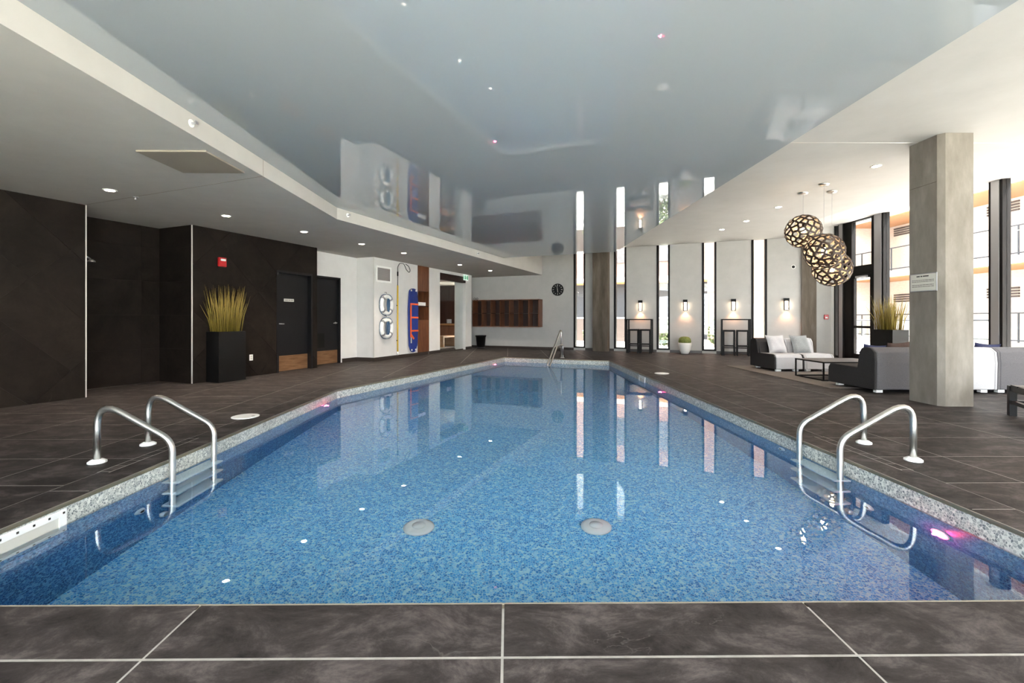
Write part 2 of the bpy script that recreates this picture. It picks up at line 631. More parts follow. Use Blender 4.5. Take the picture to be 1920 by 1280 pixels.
hs_room = [(1, 0, GX - 0.02), (SA, CA, FAR - 0.005), (-CA, SA, 9.1), (0, -1, -YB), (-1, 0, 10.5)]
hs_ring = halves(offset(RING, 0.006))
GAP = 0.0045
ylines = [1.531 - 0.6 * k for k in range(10)][::-1] + [3.139 + 0.6 * k for k in range(-2, 30)]
xlines = [-0.02 + 1.2 * k for k in range(-10, 11)]
tiles = []
for j in range(len(ylines) - 1):
    y0, y1 = ylines[j] + GAP, ylines[j + 1] - GAP
    for i in range(len(xlines) - 1):
        q = [(xlines[i] + GAP, y0), (xlines[i + 1] - GAP, y0), (xlines[i + 1] - GAP, y1), (xlines[i] + GAP, y1)]
        for h in hs_room:
            q = clip(q, h)
            if len(q) < 3:
                break
        if len(q) < 3 or area(q) < 0.003:
            continue
        ps = subtract(q, hs_ring)
        if not ps:
            continue
        cy = sum(p[1] for p in q) / len(q)
        cx = sum(p[0] for p in q) / len(q)
        vis = area(q) / (cy ** 3) if (cy > 0.9 and abs(cx) < 1.35 * cy + 1.2) else 0
        tiles.append((vis, ps))
tiles.sort(key=lambda a: -a[0])
rest = MB()
for k, (vis, ps) in enumerate(tiles):
    mb = MB() if k < 230 and vis > 0 else rest
    for p in ps:
        mb.pz(p, -0.0009, 0.0)
    if mb is not rest:
        mb.build('tile', M_floor, floor)
tag(rest.build('tile_field', M_floor, floor), kind='stuff')
# coping pieces round the pool
nP = len(POOL)
for i in range(nP):
    a, b = Vector(POOL[i]), Vector(POOL[(i + 1) % nP])
    ra, rb = Vector(RING[i]), Vector(RING[(i + 1) % nP])
    L = (b - a).length
    d = (b - a).normalized()
    cuts = [0.0]
    if i == 0:
        cuts += [x + 2.74 for x in xlines if 0.15 < x + 2.74 < L - 0.15]
    else:
        c = {1: 0.88, 2: 0.9, 3: 1.1, 4: 0.7}[i]
        while c < L - 0.3:
            cuts.append(c)
            c += 1.2
    cuts.append(L)
    for k in range(len(cuts) - 1):
        p0, p1 = a + d * (cuts[k] + GAP), a + d * (cuts[k + 1] - GAP)
        nrm = Vector((d.y, -d.x))
        q0 = ra if k == 0 else p0 + nrm * 0.285
        q1 = rb if k == len(cuts) - 2 else p1 + nrm * 0.285
        MB().pz([tuple(p0), tuple(q0), tuple(q1), tuple(p1)], -0.0041, 0.0).build('coping_tile', M_floor, floor)
        # brown metal nosing under the coping edge
    e0, e1 = a, b
    nrm = Vector((d.y, -d.x))
    MB().pz([tuple(e0 - nrm * 0.004), tuple(e0 + nrm * 0.04), tuple(e1 + nrm * 0.04), tuple(e1 - nrm * 0.004)], -0.026, -0.0041).build('coping_nosing', M_gold, floor)
    MB().pz([tuple(e0 - nrm * 0.005), tuple(e0 + nrm * 0.003), tuple(e1 + nrm * 0.003), tuple(e1 - nrm * 0.005)], -0.0041, 0.0008).build('edge_strip', M_edge, floor)

# ---- pool shell and water
pool = struct(empty('pool_basin'), 'blue pebble printed swimming pool basin')
mb = MB()
outer = offset(POOL, 0.03)
mb.pz(outer, PZ - 0.1, PZ).build('pool_floor', M_liner, pool)
for i in range(nP):
    j = (i + 1) % nP
    MB().pz([POOL[i], outer[i], outer[j], POOL[j]], PZ, -0.165).build('pool_wall', M_liner_shaded, pool)
    MB().pz([POOL[i], outer[i], outer[j], POOL[j]], -0.165, -0.026).build('waterline_band', M_band, pool)
w = MB()
w.add([(x, y, WZ) for x, y in POOL], [tuple(range(nP))])
wo = w.build('pool_water', M_water)
struct(wo, 'clear still pool water')

# main drains
for i, x in enumerate((-0.73, 0.72)):
    o = thing('main_drain', ['round white drain cover on the pool floor, the one towards the dark walls', 'round white drain cover on the pool floor, the one towards the lounge'][i],
              'drain', (x, 3.74, PZ + 0.002), 0, 'pool floor drains')
    MB().lathe([(0.125, 0), (0.125, 0.012), (0.10, 0.03), (0.055, 0.034)], 28).build('cover', M_plwhite, o, True)
    MB().lathe([(0.055, 0.03), (0.055, 0.04), (0.0001, 0.044)], 20).build('cap', M_plwhite, o, True)

# pink lamps in the pool walls
diag = Vector(xy(0, 1))
for i, (x, y, nx, ny, lb) in enumerate([
        (2.74, 2.87, -1, 0, 'glowing pink pool lamp nearest the camera, below the lounge side coping'),
        (2.74, 8.15, -1, 0, 'small pink pool lamp far along the lounge side of the pool'),
        (-2.74, 6.85, 1, 0, 'small pink pool lamp by the bend of the pool edge'),
        (xy(sE + 0.01, 11.75)[0], xy(sE + 0.01, 11.75)[1], CA, -SA, 'small pink pool lamp near the far corner below the lockers')]):
    o = thing('pool_lamp', lb, 'pool lamp', (x, y, [-0.40, -0.36, -0.27, -0.30][i]), math.atan2(ny, nx), 'pink underwater lamps')
    ring, lens = MB(), MB()
    ring.prism([(0.06 * math.cos(k * PI / 10), 0.06 * math.sin(k * PI / 10)) for k in range(20)], lambda a, b: (0.001, a, b), lambda a, b: (0.012, a, b))
    lens.prism([(0.042 * math.cos(k * PI / 10), 0.042 * math.sin(k * PI / 10)) for k in range(20)], lambda a, b: (0.012, a, b), lambda a, b: (0.022, a * 0.8, b * 0.8))
    ring.build('ring', M_plwhite, o)
    lens.build('lens', M_pink, o)
    ld = bpy.data.lights.new('pool_lamp_light', 'POINT')
    ld.energy = 0.3
    ld.color = (1.0, 0.02, 0.13)
    ld.shadow_soft_size = 0.012
    lo = bpy.data.objects.new('lamp_light', ld)
    COL.objects.link(lo)
    lo.parent = o
    lo.location = (0.045, 0, 0)


# ---- walls helper in the (s,t) frame
def stbox(mb, s0, s1, t0, t1, z0, z1):
    mb.pz([xy(s0, t0), xy(s1, t0), xy(s1, t1), xy(s0, t1)], z0, z1)
    return mb


SD, SAL, SW1, SW2 = -8.22, -9.12, -8.6, -8.02   # dark wall, alcove back, door wall, service wall
TA0, TA1 = 3.78, 5.27                          # alcove
TB1 = 8.1
DT0, DT1, DZ = 7.0, 7.96, 2.16                 # door in the dark wall
wl = MB()
stbox(wl, -9.5, SD - 0.008, -8, TA0 - 0.008, 0, ZS + .3)
stbox(wl, -9.5, SAL - 0.008, TA0 - 0.008, TA1 + 0.008, 0, ZS + .3)
stbox(wl, -9.5, SD - 0.008, TA1 + 0.008, DT0, 0, ZS + .3)
stbox(wl, -9.5, SD - 0.008, DT1, TB1, 0, ZS + .3)
stbox(wl, -9.5, SD - 0.008, DT0, DT1, DZ, ZS + .3)
stbox(wl, -9.5, -8.5, DT0, DT1, 0, DZ)
wall_left = struct(wl.build('wall_left', M_dkgrout), 'dark stone tiled wall with shower alcove')


def wall_tiles(rects, hole, f_lo, f_hi, diag=True):
    """tiles laid at 45 degrees (or straight) on a wall given by flat (t, z)"""
    for (t0, t1, z0, z1) in rects:
        box_h = halves([(t0, z0), (t1, z0), (t1, z1), (t0, z1)])
        if diag:
            for i in range(-12, 16):
                for j in range(-8, 10):
                    # t+z = 5.71+.8485 i ; t-z = 4.9+1.697 j
                    g = 0.0025
                    p0, p1 = 5.71 + .8485 * i + g, 5.71 + .8485 * (i + 1) - g
                    m0, m1 = 4.9 + 1.697 * j + g, 4.9 + 1.697 * (j + 1) - g
                    q = [((p + m) / 2, (p - m) / 2) for p, m in ((p0, m0), (p0, m1), (p1, m1), (p1, m0))]
                    yield_tile(q, box_h, hole, f_lo, f_hi)
        else:
            n = int((t1 - t0) / 1.2) + 1
            for i in range(n):
                for j in range(5):
                    q = [(t0 + 1.2 * i + .001, z0 + .6 * j + .001), (t0 + 1.2 * (i + 1) - .001, z0 + .6 * j + .001),
                         (t0 + 1.2 * (i + 1) - .001, z0 + .6 * (j + 1) - .001), (t0 + 1.2 * i + .001, z0 + .6 * (j + 1) - .001)]
                    yield_tile(q, box_h, hole, f_lo, f_hi)


def yield_tile(q, box_h, hole, f_lo, f_hi):
    # ensure counter-clockwise
    s = sum(q[i][0] * q[(i + 1) % 4][1] - q[(i + 1) % 4][0] * q[i][1] for i in range(4))
    if s < 0:
        q = q[::-1]
    for h in box_h:
        q = clip(q, h)
        if len(q) < 3:
            return
    if area(q) < 0.002:
        return
    ps = subtract(q, hole) if hole else [q]
    if not ps:
        return
    mb = MB()
    for p in ps:
        mb.prism(p, f_lo, f_hi)
    mb.build('tile', M_dark, wall_left)


hole = halves([(DT0, -1), (DT1, -1), (DT1, DZ), (DT0, DZ)])
wall_tiles([(0.0, TA0, 0.0, ZS), (TA1, TB1, 0.0, ZS)], hole, lambda t, z: P(SD - 0.0085, t, z), lambda t, z: P(SD, t, z))
wall_tiles([(TA0, TA1, 0.0, ZS)], None, lambda t, z: P(SAL - 0.0085, t, z), lambda t, z: P(SAL, t, z), False)
wall_tiles([(SAL, SD, 0.0, ZS)], None, lambda s, z: P(s, TA1 + 0.0085, z), lambda s, z: P(s, TA1, z), False)
for t in (TA0 - 0.004, TA1):
    stbox(MB(), SD - 0.012, SD + 0.005, t - 0.006, t + 0.009, 0, ZS).build('corner_trim', M_trimw, wall_left)

# white service wall
ws = MB()
D20, D21, D2Z = 8.3, 9.25, 2.19
stbox(ws, -9.2, SW1, TB1, D20, 0, ZS + .3)
stbox(ws, -9.2, SW1, D21, 9.85, 0, ZS + .3)
stbox(ws, -9.2, SW1, D20, D21, D2Z, ZS + .3)
stbox(ws, -9.2, -8.75, D20, D21, 0, D2Z)
N0, N1 = 11.89, 12.52     # timber niche
G0, G1 = 13.2, 15.0       # glass doors
stbox(ws, -9.2, SW2, 9.85, N0, 0, ZS + .3)
stbox(ws, -8.6, -8.42, N0, N1, 0, ZS + .3)
stbox(ws, -8.45, SW2, N1, G0, 0, ZS + .3)
stbox(ws, -8.25, SW2, G0, G1, 2.68, ZS + .3)
stbox(ws, -8.45, SW2, G1, 15.47, 0, ZS + .3)
stbox(ws, -8.75, -8.6, 15.47, FAR + .3, 0, ZS + .3)
wall_service = struct(ws.build('wall_service', M_white2), 'white plaster wall with life saving equipment')
stbox(MB(), SW2 - 0.01, SW2 + 0.006, 9.843, 9.853, 0, ZS).build('corner_trim', M_trimw, wall_service)
stbox(MB(), SW2 - 0.01, SW2 + 0.006, 15.46, 15.475, 0, ZS).build('corner_trim', M_trimw, wall_service)
bb = MB()
stbox(bb, SW1, SW1 + 0.012, D21 + 0.06, 9.85, 0, 0.10)
stbox(bb, SW1, SW2 + .012, 9.838, 9.85, 0, 0.10)
stbox(bb, SW2, SW2 + 0.012, 9.85, N0, 0, 0.10)
stbox(bb, SW2, SW2 + 0.012, N1, G0, 0, 0.10)
stbox(bb, SW2, SW2 + 0.012, G1, 15.47, 0, 0.10)
struct(bb.build('baseboard_service', M_base), 'dark brown skirting along the white wall')

# ---- far wall with five slot windows
WIN = [(-4.255, -3.827), (-2.80, -2.372), (-1.36, -0.932), (0.065, 0.50), (1.51, 1.95)]
WZ0, WZ1 = 0.085, 3.70
sEnd = (GX - SA * FAR) / CA
wb = MB()
prev = -8.75
for a, b in WIN:
    stbox(wb, prev, a, FAR, FAR + 0.28, -0.1, 4.3)
    stbox(wb, a, b, FAR, FAR + 0.28, -0.1, WZ0)
    stbox(wb, a, b, FAR, FAR + 0.28, WZ1, 4.3)
    prev = b
stbox(wb, prev, sEnd + 0.12, FAR, FAR + 0.28, -0.1, 4.3)
struct(wb.build('wall_back', M_white), 'white plaster end wall with narrow slot windows')
bb = MB()
prev = -8.6
for a, b in WIN + [(3.62, 3.7)]:
    stbox(bb, prev, a, FAR - 0.012, FAR, 0, 0.085)
    prev = b
struct(bb.build('baseboard_back', M_base), 'dark brown skirting along the end wall')
for k, (a, b) in enumerate(WIN):
    o = empty('window_%d' % (k + 1), P(a, FAR, 0), ROT)
    struct(o, 'tall narrow slot window number %d from the lockers' % (k + 1))
    wd = b - a
    fr = MB()
    fr.box(0, 0.07, -0.012, 0.2, WZ0, WZ1).box(wd - 0.06, wd, -0.012, 0.2, WZ0, WZ1)
    fr.box(0.07, wd - 0.06, -0.012, 0.2, WZ0, WZ0 + 0.045).box(0.05, wd - 0.05, 0.1, 0.2, WZ1 - 0.05, WZ1)
    fr.build('frame', M_black, o)
    B(0.05, wd - 0.05, 0.12, 0.135, WZ0 + 0.045, WZ1 - 0.05).build('pane', M_glass, o)

# ---- ceilings
gloss_poly = [(-2.83, YB), (2.94, YB), (2.94, (12.65 - SA * 2.94) / CA), xy(-5.47, 12.65), (-2.83, 7.57)]
struct(MB().pz(gloss_poly, ZG, 4.25).build('ceiling_gloss', M_gloss), 'mirror gloss grey stretch ceiling over the pool')
ms = [(2.94, YB), (7.48, YB), (7.48, (14.1 - SA * 7.48) / CA), xy(-5.47, 14.1), xy(-5.47, 12.65), (2.94, (12.65 - SA * 2.94) / CA)]
struct(MB().pz(ms, ZM, 4.25).build('ceiling_matte', M_ceil), 'matt white ceiling over the lounge')
so = MB()
so.pz([(-2.83, YB), (-2.83, 7.57), xy(-5.47, FAR), xy(-9.6, FAR), xy(-9.6, -9), (-9.6, YB)], ZS, 4.25)
soffit = struct(so.build('ceiling_soffit', M_soffit), 'lowered warm grey ceiling over the dark deck')
cvc, cvo = (7.48, (14.1 - SA * 7.48) / CA), (GX + .05, (FAR - SA * GX) / CA)
c1 = MB()
ca, cb = xy(-5.47, 14.1), xy(-5.47, FAR)
c1.add([(*ca, ZM), (*cvc, ZM), (*cvo, 3.635), (*cb, 3.635), (*ca, 4.25), (*cvc, 4.25), (*cvo, 4.25), (*cb, 4.25)],
       [(0, 1, 2, 3), (4, 5, 6, 7), (0, 1, 5, 4), (1, 2, 6, 5), (2, 3, 7, 6), (3, 0, 4, 7)])
struct(c1.build('ceiling_cove_back', M_ceil), 'sloping white cove above the slot windows')
c2 = MB()
prof = [(7.48, ZM), (8.6, 3.70), (9.2, 3.80), (9.5, 3.86), (GX + .15, 3.90)]
yend = lambda x: (14.1 + (x - 7.48) / (GX - 7.48) * (FAR - 14.1) - SA * x) / CA
vs, fs = [], []
for x, z in prof:
    vs += [(x, YB, z), (x, yend(x), z), (x, YB, 4.25), (x, yend(x), 4.25)]
for i in range(len(prof) - 1):
    a, b = 4 * i, 4 * i + 4
    fs += [(a, b, b + 1, a + 1), (a + 2, a + 3, b + 3, b + 2), (a, a + 2, b + 2, b), (a + 1, b + 1, b + 3, a + 3)]
fs += [(0, 1, 3, 2), (4 * len(prof) - 4, 4 * len(prof) - 2, 4 * len(prof) - 1, 4 * len(prof) - 3)]
c2.add(vs, fs)
struct(c2.build('ceiling_cove_side', M_ceil), 'sloping white cove above the glazed wall')
# roof, rear wall; its unseen window band is added to bring in daylight
struct(MB().pz([(-12, YB - .3), (GX + .3, YB - .3), (GX + .3, 14.2), (0, 19.2), (-12, 19.2)], 4.25, 4.5).build('ceiling_roof', M_slab))
rw = MB()
rw.box(-12, -4, YB - .25, YB, -0.1, 4.3).box(-4, GX + .3, YB - .25, YB, 2.9, 4.3).box(-4, GX + .3, YB - .25, YB, -0.1, 0.05)
struct(rw.build('wall_rear', M_white), 'white wall with an added window band behind the photographer')
rg = struct(empty('window_7', (0, YB - .12, 0)), 'wide added glazing behind the photographer for extra daylight')
for k in range(8):
    x = -4 + k * 1.96
    B(x - .05, x + .05, -.06, .06, .05, 2.9).build('mullion', M_alu, rg)
    if k < 7:
        B(x + .05, x + 1.91, -.008, .008, .05, 2.9).build('pane', M_glass, rg)
# expansion joints
j = MB()
p0, p1 = Vector((*xy(-8.22, 3.76), ZS)), Vector((-2.84, 5.30, ZS))
d = (p1 - p0).normalized()
n = Vector((-d.y, d.x, 0)) * 0.004
j.add([p0 - n, p1 - n, p1 + n, p0 + n] + [q + Vector((0, 0, -0.002)) for q in (p0 - n, p1 - n, p1 + n, p0 + n)],
      [(0, 1, 2, 3), (4, 5, 6, 7), (0, 1, 5, 4), (1, 2, 6, 5), (2, 3, 7, 6), (3, 0, 4, 7)])
j.box(-2.832, -2.8285, 5.297, 5.303, ZS, ZG)
j.build('expansion_joint', M_panel, soffit)
struct(B(2.94, 7.48, 6.2, 6.21, ZM - 0.002, ZM).build('trim_1', M_trimw), 'thin joint strip across the lounge ceiling')
B(-3.63, -2.95, 4.48, 5.14, ZS - 0.018, ZS).build('access_panel', M_panel, soffit, bevel=0.004)

# ---- glazed wall (X = GX): mullions, door, panes
Zg = 3.9
yc = (FAR - SA * GX) / CA
mulls = [(13.30, 13.10), (12.02, 11.72), (9.10, 8.88), (6.25, 6.03), (3.4, 3.18), (.55, .33), (-2.3, -2.52)]
gw = struct(empty('window_6', (GX, 0, 0)), 'floor to ceiling glazing beside the lounge')
bay = [13.49] + [v for m in mulls for v in m] + [YB]
for (a, b) in mulls:
    B(-0.10, 0.10, b + 0.035, a - 0.035, 0, Zg).build('mullion', M_alu, gw)
    B(-0.085, 0.085, a - 0.035, a + 0.02, 0, Zg).build('mullion_gasket', M_black, gw)
    B(-0.085, 0.085, b - 0.02, b + 0.035, 0, Zg).build('mullion_gasket', M_black, gw)
edges = [(13.49, 13.32)] + [(mulls[i][1] - .02, mulls[i + 1][0] + .02) for i in range(1, len(mulls) - 1)] + [(-2.54, YB)]
for a, b in edges:
    B(-0.01, 0.01, b, a, 0.06, Zg - 0.04).build('pane', M_glass, gw)
    B(-0.06, 0.06, b, a, 0.0, 0.06).build('sill', M_black, gw)
B(-0.08, 0.08, 13.49, yc + .1, 0, Zg + .2).build('corner_post', M_plwhite, gw)
B(-0.08, 0.08, 13.44, 13.49, 0, Zg).build('corner_gasket', M_black, gw)
dr = struct(empty('door_3', (GX, 12.02, 0)), 'black framed glazed terrace door')
f = MB()
f.box(-0.06, 0.06, 0.0, 0.10, 0, Zg).box(-0.06, 0.06, 0.80, 1.08, 0, Zg).box(-0.06, 0.06, 0.10, 0.80, 2.36, 2.60).box(-0.06, 0.06, 0.1, 0.8, Zg - .05, Zg)
f.build('frame', M_black, dr)
lf = MB()
lf.box(-0.04, 0.04, 0.10, 0.17, 0.02, 2.36).box(-0.04, 0.04, 0.74, 0.80, 0.02, 2.36).box(-0.04, 0.04, 0.17, 0.74, 2.26, 2.36).box(-0.04, 0.04, 0.17, 0.74, 0.88, 0.94).box(-0.04, 0.04, 0.17, 0.74, 0.02, 0.16)
leaf = lf.build('leaf', M_black, dr)
B(-0.008, 0.008, 0.17, 0.74, 0.16, 0.88).build('pane', M_glass, leaf)
B(-0.008, 0.008, 0.17, 0.74, 0.94, 2.26).build('pane', M_glass, leaf)
B(-0.10, -0.04, 0.24, 0.62, 2.27, 2.32).build('door_closer', M_alu, leaf)
B(-0.008, 0.008, 0.10, 0.80, 2.60, Zg - .05).build('transom_pane', M_glass, dr)

# ---- concrete columns
c = MB().pz([(5.6, 5.925), (5.655, 5.865), (6.02, 5.865), (6.02, 6.335), (5.6, 6.335)], 0, ZM)
struct(c.build('trim_2', M_conc), 'square bare concrete column beside the pool deck')
cl = bpy.data.objects['trim_2']
cl.name = 'concrete_column'
B(5.5985, 5.6, 5.93, 6.335, 2.925, 2.931).build('pour_joint', M_conc2, cl)
c = stbox(MB(), -3.47, -2.95, 15.87, FAR, 0, ZM)
struct(c.build('concrete_column', M_conc2), 'brown concrete column between the first two slot windows')
c = stbox(MB(), 2.87, 3.25, FAR - 0.08, FAR, 0, ZM + .06)
struct(c.build('concrete_column', M_conc2), 'board marked concrete column at the corner by the glazing')

# ================================================================== OUTSIDE
g = MB()
foot = [(-12.2, YB - .2), (GX + .05, YB - .2), (GX + .05, (FAR + .25 - SA * GX) / CA), xy(-9.6, FAR + .25), (-12.2, xy(-9.6, FAR + .25)[1])]
for pc in subtract([(-40, YB - 40), (60, YB - 40), (60, 60), (-40, 60)], halves(foot)):
    g.pz(pc, -0.3, -0.06)
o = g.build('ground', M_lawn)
struct(o, 'sunlit lawn outside the windows')
tag(B(10.1, 13.6, -14, 40, -0.058, -0.03).build('paved_path', M_pave), 'pale paved path along the glazed wall', 'path', kind='structure')


def railing(parent, x0, y0, x1, y1, z0, z1, n):
    a, b = Vector((x0, y0, 0)), Vector((x1, y1, 0))
    r = MB()
    for z in (z0 + 0.08, z1):
        r.tube([a + Vector((0, 0, z)), b + Vector((0, 0, z))], 0.025, 6)
    r.build('rail', M_clad, parent)
    for i in range(n + 1):
        p = a + (b - a) * i / n
        B(p.x - .02, p.x + .02, p.y - .02, p.y + .02, z0, z1).build('baluster', M_clad, parent)
    q = MB()
    dd = (b - a).normalized()
    nn = Vector((-dd.y, dd.x, 0)) * 0.006
    q.pz([tuple((a - nn)[:2]), tuple((b - nn)[:2]), tuple((b + nn)[:2]), tuple((a + nn)[:2])], z0 + .1, z1 - .03)
    q.build('glass_panel', M_glass, parent)


bld = thing('apartment_building', 'pale brick apartment block with stacked balconies outside the glazed wall', 'building', (20.0, 0, -0.06))
B(0, 3, -16, 30, 0, 9.4).build('facade', M_render, bld)
for z in (3.15, 6.0, 8.85):
    B(-2.2, 0, -16, 30, z, z + 0.28).build('balcony_slab', M_slab, bld)
    B(-2.15, 0, -16, 30, z - 0.03, z).build('soffit_boards', M_softw, bld)
for z in (0.35, 3.43, 6.28):
    railing(bld, -2.15, -16, -2.15, 30, z, z + 1.05, 26)
for k in range(9):
    y = -12.4 + 4.6 * k
    for z in (0.05, 3.45, 6.3):
        dd = B(-0.03, 0.02, y, y + 1.7, z, z + 2.45).build('balcony_door', M_doorx if k % 2 else M_clad, bld)
        B(-0.09, -0.03, y + 0.75, y + 0.95, z + 1.75, z + 1.9).build('wall_lamp', M_black, dd)
        ls = MB()
        for q in range(4):
            ls.box(-0.05, 0.0, y + 2.5, y + 3.7, z + 2.0 + q * .11, z + 2.07 + q * .11)
        ls.build('louvre', M_doorx, bld)
    if k % 2 == 0:
        B(-2.2, 0, y - 0.35, y - 0.1, 0, 9.13).build('party_wall', M_render, bld)

# block behind the slot windows (in the turned frame)
b2 = thing('terrace_building', 'brick apartment block with grey ground floor behind the slot windows', 'building', P(0, 27, -0.06), ROT)
B(-16, 6, 0, 3, 3.6, 13).build('facade', M_facade, b2)
B(-16, 6, 1.2, 3, 0, 3.6).build('ground_floor_cladding', M_clad, b2)
B(-16, 6, -0.1, 1.2, 3.35, 3.6).build('canopy_slab', M_slab, b2)
B(-16, 6, -0.05, 1.2, 3.30, 3.35).build('soffit_boards', M_softw, b2)
for k in range(6):
    wv = B(-15 + 3.2 * k, -13.6 + 3.2 * k, -0.04, 0.02, 4.4, 6.0).build('window', M_doorx, b2)
    B(-14.95 + 3.2 * k, -13.65 + 3.2 * k, -0.05, -0.04, 4.45, 5.95).build('pane', M_glass, wv)
o = thing('planter_wall', 'low grey planter wall in front of the brick block', 'wall', P(-7, 24.5, -0.06), ROT)
B(-6, 6, 0, 0.4, 0, 1.2).build('wall_body', M_doorx, o)
B(-6.03, 6.03, -0.03, 0.43, 1.2, 1.28).build('coping', M_slab, o)
o = thing('garden_wall', 'tall pale brick garden wall close behind the middle slot windows', 'wall', P(2.2, 21.0, -0.06), ROT)
B(-1.9, 2.6, 0, 0.35, 0, 7.5).build('wall_body', M_facade, o)
B(-1.93, 2.63, -0.03, 0.38, 7.5, 7.6).build('coping', M_slab, o)
o = thing('terrace_railing', 'thin metal terrace railing seen through the last slot window', 'railing', P(5.0, 18.6, -0.06), ROT)
railing(o, -1.6, 0, 3.5, 0, 0.0, 1.15, 5)


def shrub(loc, h, rad, n, label):
    o = thing('garden_shrub', label, 'shrub', loc, 0, 'shrubs outside the slot windows')
    fol, stm = MB(), MB()
    for i in range(n):
        a, u = random.random() * 2 * PI, random.random()
        rr = rad * math.sqrt(random.random()) * (0.35 + 0.65 * math.sin(PI * min(1, u * .8 + .15)))
        p = Vector((rr * math.cos(a), rr * math.sin(a), h * (0.15 + .85 * u)))
        d = Vector((random.uniform(-1, 1), random.uniform(-1, 1), random.uniform(-.3, 1))).normalized()
        e = d.orthogonal().normalized()
        s = 0.05 + random.random() * 0.05
        fol.add([p - e * s * .5, p + d * s, p + e * s * .5, p - d * s], [(0, 1, 2, 3)])
    for i in range(7):
        a = random.random() * 2 * PI
        r2 = rad * .6 * random.random()
        stm.tube([(0, 0, 0), (r2 * .4 * math.cos(a), r2 * .4 * math.sin(a), h * .4), (r2 * math.cos(a), r2 * math.sin(a), h * .85)], [0.02, .014, .006], 5)
    tag(fol.build('foliage', M_leaf, o), kind='stuff')
    stm.build('stems', M_stem, o)


shrub(P(-1.15, 19.2, -.06), 1.1, 0.6, 900, 'rounded green shrub seen through the third slot window')
shrub(P(0.75, 19.6, -.06), 1.3, 0.5, 700, 'loose green shrub seen through the fourth slot window')
shrub(P(-4.9, 22.5, -.06), 0.9, 0.55, 600, 'low green shrub seen through the slot window nearest the clock')

# ================================================================== DOORS AND THINGS ON THE LEFT WALLS
def door(name, label, loc, w, h, recess, handle_near, mirror=1):
    """local y along the wall, local x out of the wall; opening from y=0 to y=w"""
    o = empty(name, loc, ROT)
    struct(o, label)
    f = MB()
    f.box(-recess, 0.012, 0, 0.05, 0, h).box(-recess, 0.012, w - 0.05, w, 0, h).box(-recess, 0.012, 0.05, w - 0.05, h - 0.05, h)
    f.build('frame', M_blackp, o)
    lf = B(-recess - .04, -recess + 0.01, 0.05, w - 0.05, 0.006, h - 0.05).build('leaf', M_blackp, o)
    B(-recess + 0.01, -recess + 0.014, 0.06, w - 0.06, 0.012, 0.34).build('kick_plate', M_copper, lf)
    y = 0.10 if handle_near else w - 0.12
    hd = MB()
    hd.tube([(-recess + .01, y, 1.03), (-recess + .06, y, 1.03), (-recess + .065, y + (.12 if handle_near else -.12), 1.025)], 0.011, 8)
    hd.lathe([(0.027, 0), (0.027, 0.012)], 14, (0, 0, 0))
    for k in range(len(hd.v) - 28, len(hd.v)):
        vx, vy, vz = hd.v[k]
        hd.v[k] = (-recess + .01 + vz, y + vx, 1.03 + vy)
    hd.build('handle', M_chrome, lf, True)
    return o, lf


d1, l1 = door('door_1', 'black door with bronze kick plate in the dark stone wall', P(SD, DT0, 0), DT1 - DT0, DZ, 0.10, True)
pl = B(-0.09, -0.084, 0.26, 0.52, 1.51, 1.57).build('name_plate', M_signw, l1)
tx = MB()
for k, (a, b) in enumerate([(0.28, 0.36), (0.375, 0.42), (0.435, 0.50)]):
    tx.box(-0.084, -0.0832, a, b, 1.533, 1.547)
tx.build('lettering', M_ink, pl)
d2, l2 = door('door_2', 'black door with bronze kick plate in the white wall', P(SW1, D20, 0), D21 - D20, D2Z, 0.06, False)
B(-0.05, -0.044, 0.12, 0.45, 0.42, 0.78).build('louvre_plate', M_black, l2)

o = thing('fire_alarm_horn', 'red fire alarm horn on the dark wall above the grass planter', 'alarm', P(SD, 5.80, 2.10), ROT)
B(0, 0.05, -0.075, 0.075, 0, 0.17).build('body', M_red, o, bevel=0.012)
B(0.05, 0.06, -0.04, 0.04, 0.03, 0.09).build('horn_grille', M_red, o, bevel=0.004)
B(0.05, 0.065, -0.05, 0.05, 0.105, 0.145).build('strobe_lens', M_plwhite, o, bevel=0.006)
o = thing('wall_outlet', 'white wall outlet beside the black planter', 'outlet', P(SD, 6.41, 0.31), ROT)
B(0, 0.008, -0.037, 0.037, 0, 0.118).build('cover_plate', M_plwhite, o, bevel=0.003)
for z in (0.022, 0.066):
    B(0.008, 0.010, -0.017, 0.017, z, z + 0.03).build('socket', M_signw, o)

o = thing('shower_head', 'chrome shower head in the dark shower alcove', 'shower', P(-8.62, TA0, 2.05), ROT)
MB().tube(fillet([(0, 0, 0.02), (0, 0.14, 0.06), (0, 0.24, 0.0)], 0.05), 0.011, 8).build('arm', M_chrome, o, True)
MB().lathe([(0.015, 0.0), (0.05, -0.03), (0.05, -0.045)], 16, (0, 0.25, 0)).build('rose', M_chrome, o, True)
MB().prism([(0.03 * math.cos(k * PI / 8), 0.03 * math.sin(k * PI / 8)) for k in range(16)], lambda a, b: (a, 0.0, .02 + b), lambda a, b: (a, 0.012, .02 + b)).build('flange', M_chrome, o)


